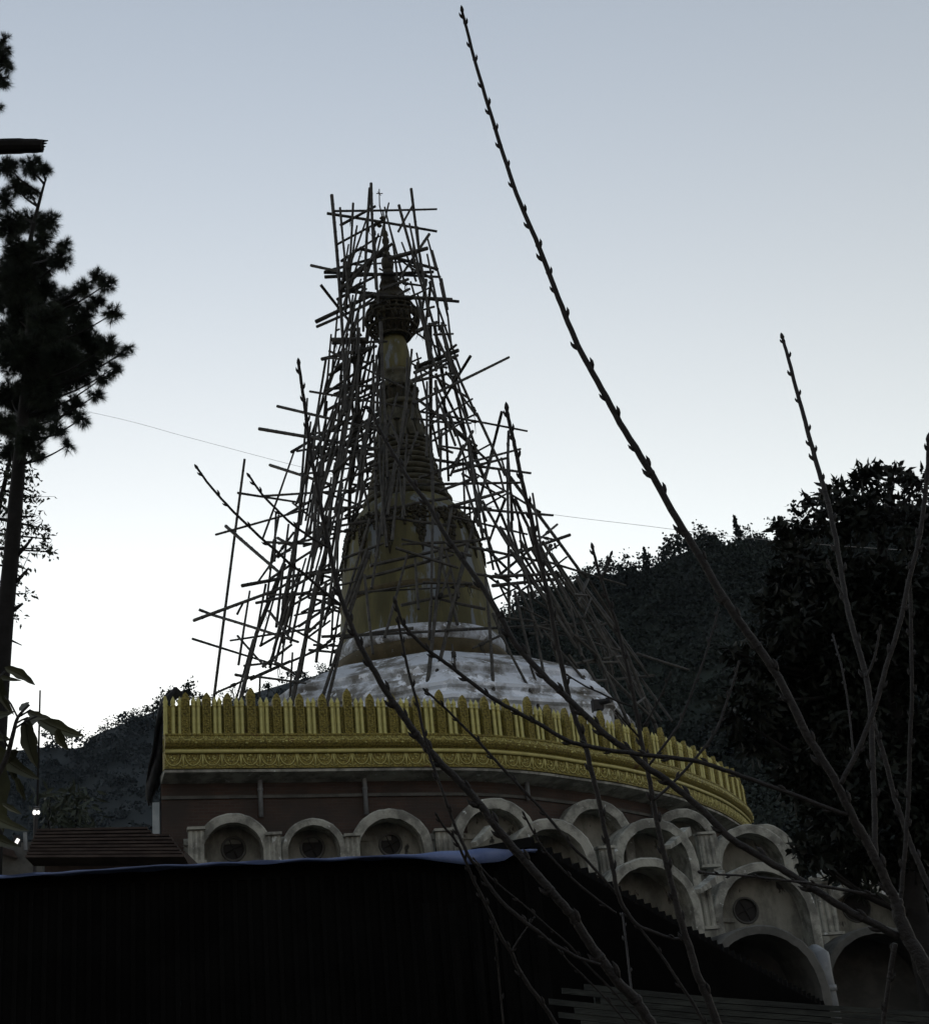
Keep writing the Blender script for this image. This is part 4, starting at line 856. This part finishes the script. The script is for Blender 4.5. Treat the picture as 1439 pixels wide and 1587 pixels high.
# weathered board fence at the bottom right
fence = thing('board_fence', 'weathered grey horizontal boards across the lower right corner', 'fence', (3.0, 7.0, ground_z(7)))
for k in range(7):
    yo = 9.5*k
    xl_ = (905,870,930,850,890,865,900)[k]; pts = [(xl_,interp([(700,1506),(880,1527),(975,1537)], xl_)+yo),(940,1533+yo),(975,1537+yo),(1100,1549+yo),(1280,1562+yo),(1460,1573+yo)]
    P_ = [at(x, y, 6.8+1.75*(x-700)/760) for i, (x, y) in enumerate(pts)]; b = MB(); hh = .5*8.2*mpp(P_[2])
    vs = []
    for p in P_: 
        for dz in (-hh, hh): 
            for dy in (-.012, .012): vs.append(p+Vector((0, dy+.006*math.sin(k*3.1), dz)))
    fs = []
    for i in range(len(P_)-1):
        o_ = i*4
        for q_ in ((0,4,6,2),(1,3,7,5),(2,6,7,3),(0,1,5,4)): fs.append(tuple(o_+j for j in q_))
    fs += [(0,2,3,1), tuple(len(vs)-4+j for j in (0,1,3,2))]
    b.add(vs, fs); b.build('board', 'board', fence)
for x in (930, 1130, 1400):
    p = at(x, interp([(700,1512),(975,1543),(1460,1578)], x), interp([(700,6.8),(1460,8.55)], x)+.07); b = MB(); b.box((p.x, p.y, p.z-1.0), (.07,.07,1.98)); b.build('fence_post', 'board', fence)
# ------------------------------------------------------------------ things at the lower left
roof = thing('low_hut', 'low hut with a dark brown ribbed roof left of the brick wall', 'hut', (at(170,1320,22).x, 22, ground_z(22)))
b = MB()
for k in range(9):
    y = 1290+5.2*k; l = at(62-2*k, y+2, 24-.5*k); r_ = at(258+4*k if k > 1 else 232+6*k, y-1+.3*k, 24-.5*k)
    b.box(((l.x+r_.x)/2, (l.y+r_.y)/2, (l.z+r_.z)/2), ((r_-l).length, .5, .035), Matrix.Rotation(-.12, 3, 'X') @ Matrix.Rotation(-math.atan2(r_.z-l.z, r_.x-l.x), 3, 'Y'))
b.build('roof', 'lath', roof)
b = MB(); l = at(62,1340,21); r_ = at(282,1334,21); b.box(((l.x+r_.x)/2, 22.3, l.z-1.2), (r_.x-l.x, 2.0, 2.6)); b.build('hut_wall', 'lath', roof)
cot = thing('grey_house', 'small grey rendered house at the left edge below the mango leaves', 'house', (at(20,1330,26).x, 26, ground_z(26)))
b = MB(); a = at(-60,1312,26); d = at(66,1316,26); b.box(((a.x+d.x)/2, 27.5, a.z-2), (d.x-a.x, 3, 4)); b.build('house_wall', 'concrete_dark', cot)
b = MB(); a1 = at(-70,1290,25.6); 
b.add([at(-70,1290,25.8), at(22,1318,25.8), at(28,1330,25.8), at(-70,1304,25.8), at(-70,1290,29), at(22,1318,29), at(28,1330,29), at(-70,1304,29)], [(0,1,2,3),(7,6,5,4),(0,4,5,1),(1,5,6,2),(2,6,7,3),(3,7,4,0)]); b.build('roof', 'lath', cot)
def bulb_mat():
    m = bpy.data.materials.new('lit_globe'); m.use_nodes = True; p = m.node_tree.nodes['Principled BSDF']
    p.inputs['Emission Color'].default_value = (1, .97, .92, 1); p.inputs['Emission Strength'].default_value = .07; return m
M['bulb'] = bulb_mat()
lp = at(56,1259,25); k = mpp(lp); lamp = thing('street_lamp', 'lit white globe lamp on a thin post by the low hut roof', 'street lamp', (lp.x, lp.y, ground_z(25)))
b = MB(); b.tube([(lp.x, lp.y, ground_z(25)), (lp.x, lp.y, lp.z-.06)], .04, 7); b.build('post', 'black', lamp)
b = MB(); b.ball(lp+Vector((-2*k,0,0)), 3.4*k, (.9,1,1.15), 20, 14); b.ball(lp+Vector((3.4*k,.02,0)), 3.0*k, (.8,1,1.1), 20, 14); b.build('globe', 'bulb', lamp, True)
b = MB(); b.ball(lp+Vector((0,0,7*k)), 6*k, (1.2,1,.35), 10, 6); b.build('cap', 'black', lamp)
wl = thing('small_lamp', 'small bright lamp under the eave of the grey house', 'lamp', at(30,1305,25.4))
b = MB(); b.tube([at(25,1307,25.4), at(29,1300,25.4)], .035, 6); b.build('tube', 'bulb', wl); b = MB(); b.box(at(27,1304,25.5), (.12,.1,.2)); b.build('housing', 'black', wl)
b = MB(); b.tube([at(40,1318,25.6), at(39,1290,25.6)], .04, 6); tag(b.build('pipe', 'pipe'), 'short pale pipe standing beside the grey house', 'pipe')
b = MB(); a = at(62.5,1070,30); b.tube([Vector((a.x, a.y, ground_z(30))), a], [.05, .022], 6); tag(b.build('antenna_pole', 'pine_bark'), 'thin upright pole rising behind the long drooping leaves', 'pole')
# bushy dark bamboo behind the hut
def leaf_quads(c, d, ln, wd, r):                       # folded leaf: 2 quads per leaf; c centres, d directions
    n = len(c); s_ = np.cross(d, r.normal(size=(n, 3))); s_ /= np.linalg.norm(s_, axis=1)[:, None]
    nn = np.cross(d, s_)
    ln = ln*r.uniform(.65, 1.3, n)[:, None]; wd = wd*r.uniform(.7, 1.2, n)[:, None]
    base = c; tip = c+d*ln - nn*ln*.08; m_ = c+d*ln*.45; l1 = m_+s_*wd+nn*wd*.45; l2 = m_-s_*wd+nn*wd*.45
    V = np.stack([base, l1, tip, m_, l2], 1).reshape(-1, 3); i = np.arange(n)*5
    Fq = np.concatenate([np.stack([i, i+1, i+2, i+3], 1), np.stack([i, i+3, i+2, i+4], 1)]); return V, Fq
def rdir(r, n, down=0.0):
    d = r.normal(size=(n, 3)); d[:, 2] -= down; return d/np.linalg.norm(d, axis=1)[:, None]
r = np.random.default_rng(5)
bush = thing('dark_bush', 'feathery dark bush behind the low hut roof', 'bush', (at(100,1300,40).x, 40, .5))
cs = [at(70+70*u+r.normal()*10, 1225+75*v, 40+r.normal()*.6) for u, v in r.uniform(0, 1, (420, 2))]; cs = np.array(cs)
V, Fq = leaf_quads(cs, rdir(r, len(cs), .6), .42, .05, r); link('foliage', fast_mesh('foliage', V, Fq), 'leaf_small', bush)
b = MB()
for x in (75, 95, 118): b.tube([at(x+4,1330,40), at(x,1270,40), at(x+6,1222,40)], [.05,.035,.01], 5)
b.build('stem', 'pine_bark', bush)
# ------------------------------------------------------------------ long drooping leaves close to the camera
lv = thing('mango_sapling', 'leafy branch with long drooping leaves at the left edge', 'shrub', (at(-60,1300,2.6).x, 2.6, ground_z(2.6)))
st_ = MB(); st_.tube(catmull([at(46,1092,2.55), at(28,1112,2.55), at(20,1140,2.56), at(8,1180,2.58), at(-30,1260,2.6), at(-60,1400,2.6)], 5), [.0022+.0002*i for i in range(26)], 6)
for q_ in ([(28,1112),(18,1092),(8,1078)], [(22,1130),(40,1118),(58,1110)], [(28,1112),(40,1105),(48,1100)], [(14,1160),(4,1140),(-10,1120)], [(24,1122),(34,1116),(44,1112)], [(-30,1100),(-10,1060),(8,1040)]):
    st_.tube([at(x, y, 2.56) for x, y in q_], .002, 5)
q_ = at(-60,1400,2.6); st_.tube([q_, Vector((q_.x, q_.y, ground_z(2.6)))], .008, 6)
st_.build('stem', 'bark', lv, True)
def long_leaf(x0, y0, x1, y1, wpx, bend, Y, tw=.35):
    a, d = at(x0, y0, Y), at(x1, y1, Y+.06); k = mpp(a); ax_ = d-a; L_ = ax_.length; ax_.normalize(); vd = (a-CAM).normalized()
    sd_ = ax_.cross(vd).normalized(); n = 14; b = MB(); vs = []
    for i in range(n+1):
        t = i/n; wd = wpx*1.35*k*.5*(math.sin(math.pi*t**.8)**.85)*(1-.25*t)+.0004; c = a+ax_*L_*t+sd_*bend*k*math.sin(t*math.pi)
        wv = 1+.12*math.sin(t*17); s2 = (sd_*math.cos(tw)+vd*math.sin(tw))
        vs += [c-s2*wd*wv-vd*wd*.35, c-s2*wd*.5-vd*wd*.1, c+vd*wd*.18, c+s2*wd*.5-vd*wd*.1, c+s2*wd*wv-vd*wd*.35]
    b.add(vs, [(i*5+j, i*5+j+1, i*5+j+6, i*5+j+5) for i in range(n) for j in range(4)]); b.tube([a+ax_*L_*t+sd_*bend*k*math.sin(t*math.pi) for t in np.linspace(0, .92, 8)], .0009, 4); b.build('leaf', 'mango', lv, True)
for a in ((8,1034,55,1062,13,3),(0,1050,22,1108,12,-6),(-30,1040,34,1055,8,-2),(30,1101,46,1088,7,1),(-24,1106,24,1102,10,-4),(42,1102,78,1112,11,-3),(56,1112,130,1141,20,-3),(38,1116,62,1112,12,-3),(40,1114,58,1190,21,-3),(88,1130,106,1162,13,-3),(-22,1128,17,1147,14,-3),(-20,1148,62,1208,21,-6),(-6,1160,6,1290,36,-6),(14,1164,27,1214,13,-2),(26,1205,40,1240,9,-1),(-30,1250,46,1288,16,-5),(-20,1290,32,1312,14,-3),(18,1162,24,1175,14,0),(4,1245,34,1262,7,0)):
    long_leaf(*a, 2.55+.12*random.random())
# ------------------------------------------------------------------ pines at the left
def needles(cen, out, n, r, ln, wd):                     # tufts: each centre gets n needles radiating outward and up
    k = len(cen); c = np.repeat(cen, n, 0); d = r.normal(size=(k*n, 3))*.8+np.repeat(out, n, 0)*1.15; d[:, 2] += .2; d /= np.linalg.norm(d, axis=1)[:, None]
    s_ = np.cross(d, r.normal(size=(k*n, 3))); s_ /= np.linalg.norm(s_, axis=1)[:, None]
    L_ = ln*r.uniform(.6, 1.1, k*n)[:, None]; b0 = c+d*L_*.08
    V = np.stack([b0-s_*wd, b0+s_*wd, c+d*L_+np.array([0, 0, -.12])*L_], 1).reshape(-1, 3); return V, np.arange(k*n*3).reshape(-1, 3)
def pine(label, base, trunk, tw, clumps, Y, seed, anchor, extra=None, stubs=()):
    r = np.random.default_rng(seed); rr = random.Random(seed)
    root = thing('pine_tree', label, 'pine tree', base)
    P_ = [at(x, y, Y) for x, y in trunk]; k = mpp(P_[0]); pts = catmull(P_, 5); N = len(pts)
    b = MB(); b.tube([Vector(base)]+pts, [tw[0]*k*.55]+[(tw[0]+(tw[1]-tw[0])*i/(N-1))*k*.5 for i in range(N)], 9); b.build('trunk', 'pine_bark', root, True)
    lb = MB(); cen = []; outs = []
    for x, y, rad in clumps:
        c = at(x, y, Y+rr.uniform(-1, 1)*1.3)
        i = min(range(N), key=lambda i: abs(proj(pts[i])[1]-(y+rad*1.2+.35*abs(x-proj(pts[i])[0])))); a = pts[i]
        mid = a.lerp(c, .55)+Vector((0, 0, -.12*(c-a).length*.5)); lb.tube(catmull([a, mid, c], 5), [.026*(1-.07*j) for j in range(11)], 5)
        nt_ = max(6, int((rad/6.0)**2*4.8))
        for _ in range(nt_):
            t = r.normal(size=3); t /= np.linalg.norm(t); q_ = np.array(c)+t*rad*1.0*k*r.uniform(.05, 1.0)**.6*np.array([1, .8, 1]); cen.append(q_); outs.append(t)
            lb.tube([c.lerp(Vector(q_), .2), Vector(q_)], [.016, .009], 4, False)
    for x0, y0, x1, y1, w_ in stubs: lb.tube([at(x0, y0, Y), at((x0+x1)/2, (y0+y1)/2+1, Y), at(x1, y1, Y)], [w_*k*.5, w_*k*.42, w_*k*.2], 6)
    lb.build('limb', 'pine_bark', root, True)
    V, Fq = needles(np.array(cen), np.array(outs), 70, r, 17*k, .62*k*.5); link('needles', fast_mesh('needles', V, Fq), 'needle', root)
    return root
CL = [(12,258,18),(50,258,19),(66,262,12),(25,290,18),(48,298,12),(8,310,16),(76,345,18),(48,342,20),(15,350,26),(65,372,16),(100,380,13),(94,402,18),(60,410,30),(22,420,30),(150,430,15),(166,440,12),(128,448,16),(148,470,16),(176,486,13),(100,470,26),(40,478,40),(70,500,34),(122,518,26),(84,530,38),(30,548,40),(168,535,16),(202,538,9),(190,548,8),(178,570,12),(140,560,22),(160,585,12),(104,588,28),(60,600,32),(15,610,26),(150,612,11),(112,630,20),(74,640,18),(128,648,10),(88,664,14),(40,688,20),(16,700,18),(106,690,9),(60,704,12),(8,655,20),(45,560,30),(100,555,24),(35,440,34),(62,450,28),(130,490,22),(55,640,26),(70,570,34),(20,520,34),(35,620,30),(85,500,30),(110,560,26),(30,390,26),(6,460,24),(140,530,20),(128,580,20),(80,620,22),(22,660,22),(55,670,16),(150,540,16)]
pine('tall dark pine with tufted needle clumps and a bare lower trunk at the left edge', (at(-10,1200,20).x, 20, ground_z(20)), [(-8,1180),(0,1060),(8,960),(20,840),(28,740),(36,650),(44,560),(48,480),(46,420),(48,370),(62,310),(72,275)], (34,3), CL, 20, 3, None,
     stubs=((26,862,52,832,7),(22,905,45,880,7),(12,950,36,935,9),(6,985,34,1000,4),(30,800,52,800,5),(34,758,46,755,4),(4,1030,16,1022,5)))
pine('second pine at the upper left edge, mostly outside the frame, with a broken limb', (at(-110,1200,12).x, 12, ground_z(12)), [(-110,1180),(-100,800),(-95,500),(-90,300),(-85,140),(-80,40)], (46,22), [(6,62,9),(12,76,8),(2,92,13),(12,102,9),(4,122,9),(10,130,6),(-8,75,14),(-20,110,16),(-2,165,4)], 12, 9, None)
pin2 = [o for o in COL.objects if o.name.startswith('pine_tree')][-1]
b = MB(); Q = [at(-92,236,12), at(-40,230,11.9), at(0,227,11.8), at(40,226,11.8), at(66,226,11.8)]; k = mpp(Q[0]); b.tube(catmull(Q, 4), [13.5*k]*6+[12*k]*6+[11*k]*3+[10*k]*2, 11)
for dx, dy, l in ((0,-7,9),(0,-3,7),(0,2,5),(0,6,3)): b.tube([at(62,226+dy,11.8), at(66+l,225+dy,11.8+.03*dx)], [3.2*k, .8*k], 5)
b.build('broken_limb', 'pine_bark', pin2)
# sparse small-leaved tree behind the pine trunk
r = np.random.default_rng(12); lt = thing('small_leaved_tree', 'sparse small leaved tree behind the bare pine trunk', 'tree', (at(-60,1200,26).x, 26, ground_z(26)))
tb = MB(); tr = catmull([Vector(lt.location), at(-60,1100,26), at(-45,950,26), at(-20,850,26), at(5,760,26), at(20,690,26)], 4); tb.tube(tr, [.16-.0065*i for i in range(len(tr))], 6)
cs = []
for x, y, rad, n in ((20,735,28,150),(50,770,20,60),(12,790,30,150),(45,815,22,70),(70,835,14,45),(78,855,9,22),(62,850,10,22),(10,850,26,90),(36,880,14,26),(40,920,12,20),(22,940,14,20),(12,700,26,110),(48,740,14,36),(20,905,16,26),(30,960,8,7),(-20,800,40,120),(66,818,10,18)):
    c = at(x, y, 26); k = mpp(c); tb.tube([tr[min(range(len(tr)), key=lambda i: (tr[i]-c).length)], c], [.035, .012], 5)
    g = np.array(c)+r.normal(size=(n, 3))*rad*k*.55; cs.append(g)
    for q_ in g[::4]: tb.tube([c, Vector(q_)], [.008, .004], 3, False)
tb.build('trunk', 'pine_bark', lt, True); cs = np.concatenate(cs)
V, Fq = leaf_quads(cs, rdir(r, len(cs), .4), .12, .032, r); link('foliage', fast_mesh('foliage', V, Fq), 'leaf_small', lt)
# ------------------------------------------------------------------ dense broad-leaved tree at the right
r = np.random.default_rng(21); YT = 15.0
bt = thing('broadleaf_tree', 'dense dark broad leaved tree with glossy leaves at the right edge', 'tree', (at(1420,1400,YT).x, YT, ground_z(YT)))
tb = MB(); tr = [Vector(bt.location), at(1418,1420,YT), at(1400,1250,YT), at(1385,1050,YT), at(1370,900,YT), at(1360,790,YT)]; tb.tube(catmull(tr, 4), [.16-.006*i for i in range(21)], 8)
blobs = [(1300,775,38,1.0),(1340,750,40,1),(1385,745,40,1),(1425,750,38,1),(1262,772,22,.8),(1285,800,40,1),(1250,815,30,1),(1228,835,30,1),(1330,805,55,1.0),(1400,810,60,1.0),(1240,870,45,1),(1300,905,60,1.3),(1370,925,70,1.3),(1430,930,60,1.3),(1215,905,38,1.1),(1200,945,36,1.1),(1235,970,55,1.4),(1320,1000,80,1.5),(1410,1030,80,1.5),(1195,1000,35,1),(1165,1030,38,.8),(1130,1010,16,.4),(1240,1060,65,1.4),(1165,1085,40,1),(1140,1110,26,.7),(1200,1130,60,1.3),(1300,1110,80,1.4),(1400,1150,90,1.4),(1160,1150,34,.7),(1250,1200,60,1.1),(1340,1220,80,1.2),(1430,1260,70,1.1),(1290,1275,50,.9),(1260,1325,34,.6),(1240,1318,22,.6),(1330,1320,60,.9),(1400,1340,50,.9),(1300,1345,26,.5),(1436,1400,34,.7),(1480,1000,60,1),(1480,1200,60,1),(1480,820,60,1),(1340,1370,24,.4)]
C3 = []; D3 = []
for x, y, rad, den in blobs:
    c = at(x, y, YT+r.uniform(-.6, .6)); k = mpp(c); n = int(den*rad*rad*(.20 if y > 870 else .115))+10
    a = min(tr, key=lambda p: (p-c).length+.5*max(0, p.z-c.z)); tb.tube(catmull([a, a.lerp(c, .5)+Vector((0,0,-.1)), c], 4), [.04-.0035*i for i in range(9)], 5)
    ntw = max(5, n//9)                                  # twigs carrying leaves, so that leaves come in sprays
    td = rdir(r, ntw, -.15); tl = r.uniform(.45, 1.05, ntw)*rad*k; e = np.array(c)+td*tl[:, None]*np.array([1, 1.2, 1])
    for j in range(ntw):
        if j % 2 == 0: tb.tube([c, Vector(e[j])], [.010, .004], 3, False)
        m_ = n//ntw; t = r.uniform(.45, 1.0, m_)[:, None]; C3.append(np.array(c)*(1-t)+e[j]*t+r.normal(size=(m_, 3))*.035)
        dd = td[j]*.8+r.normal(size=(m_, 3))*.7-np.array([0, 0, .35]); D3.append(dd/np.linalg.norm(dd, axis=1)[:, None])
tb.build('trunk', 'pine_bark', bt, True)
C3 = np.concatenate(C3); D3 = np.concatenate(D3); V, Fq = leaf_quads(C3, D3, .135, .03, r)
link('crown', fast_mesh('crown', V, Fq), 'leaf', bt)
bpy.context.view_layer.update()
print('poles', nm, 'lens', cd.lens)
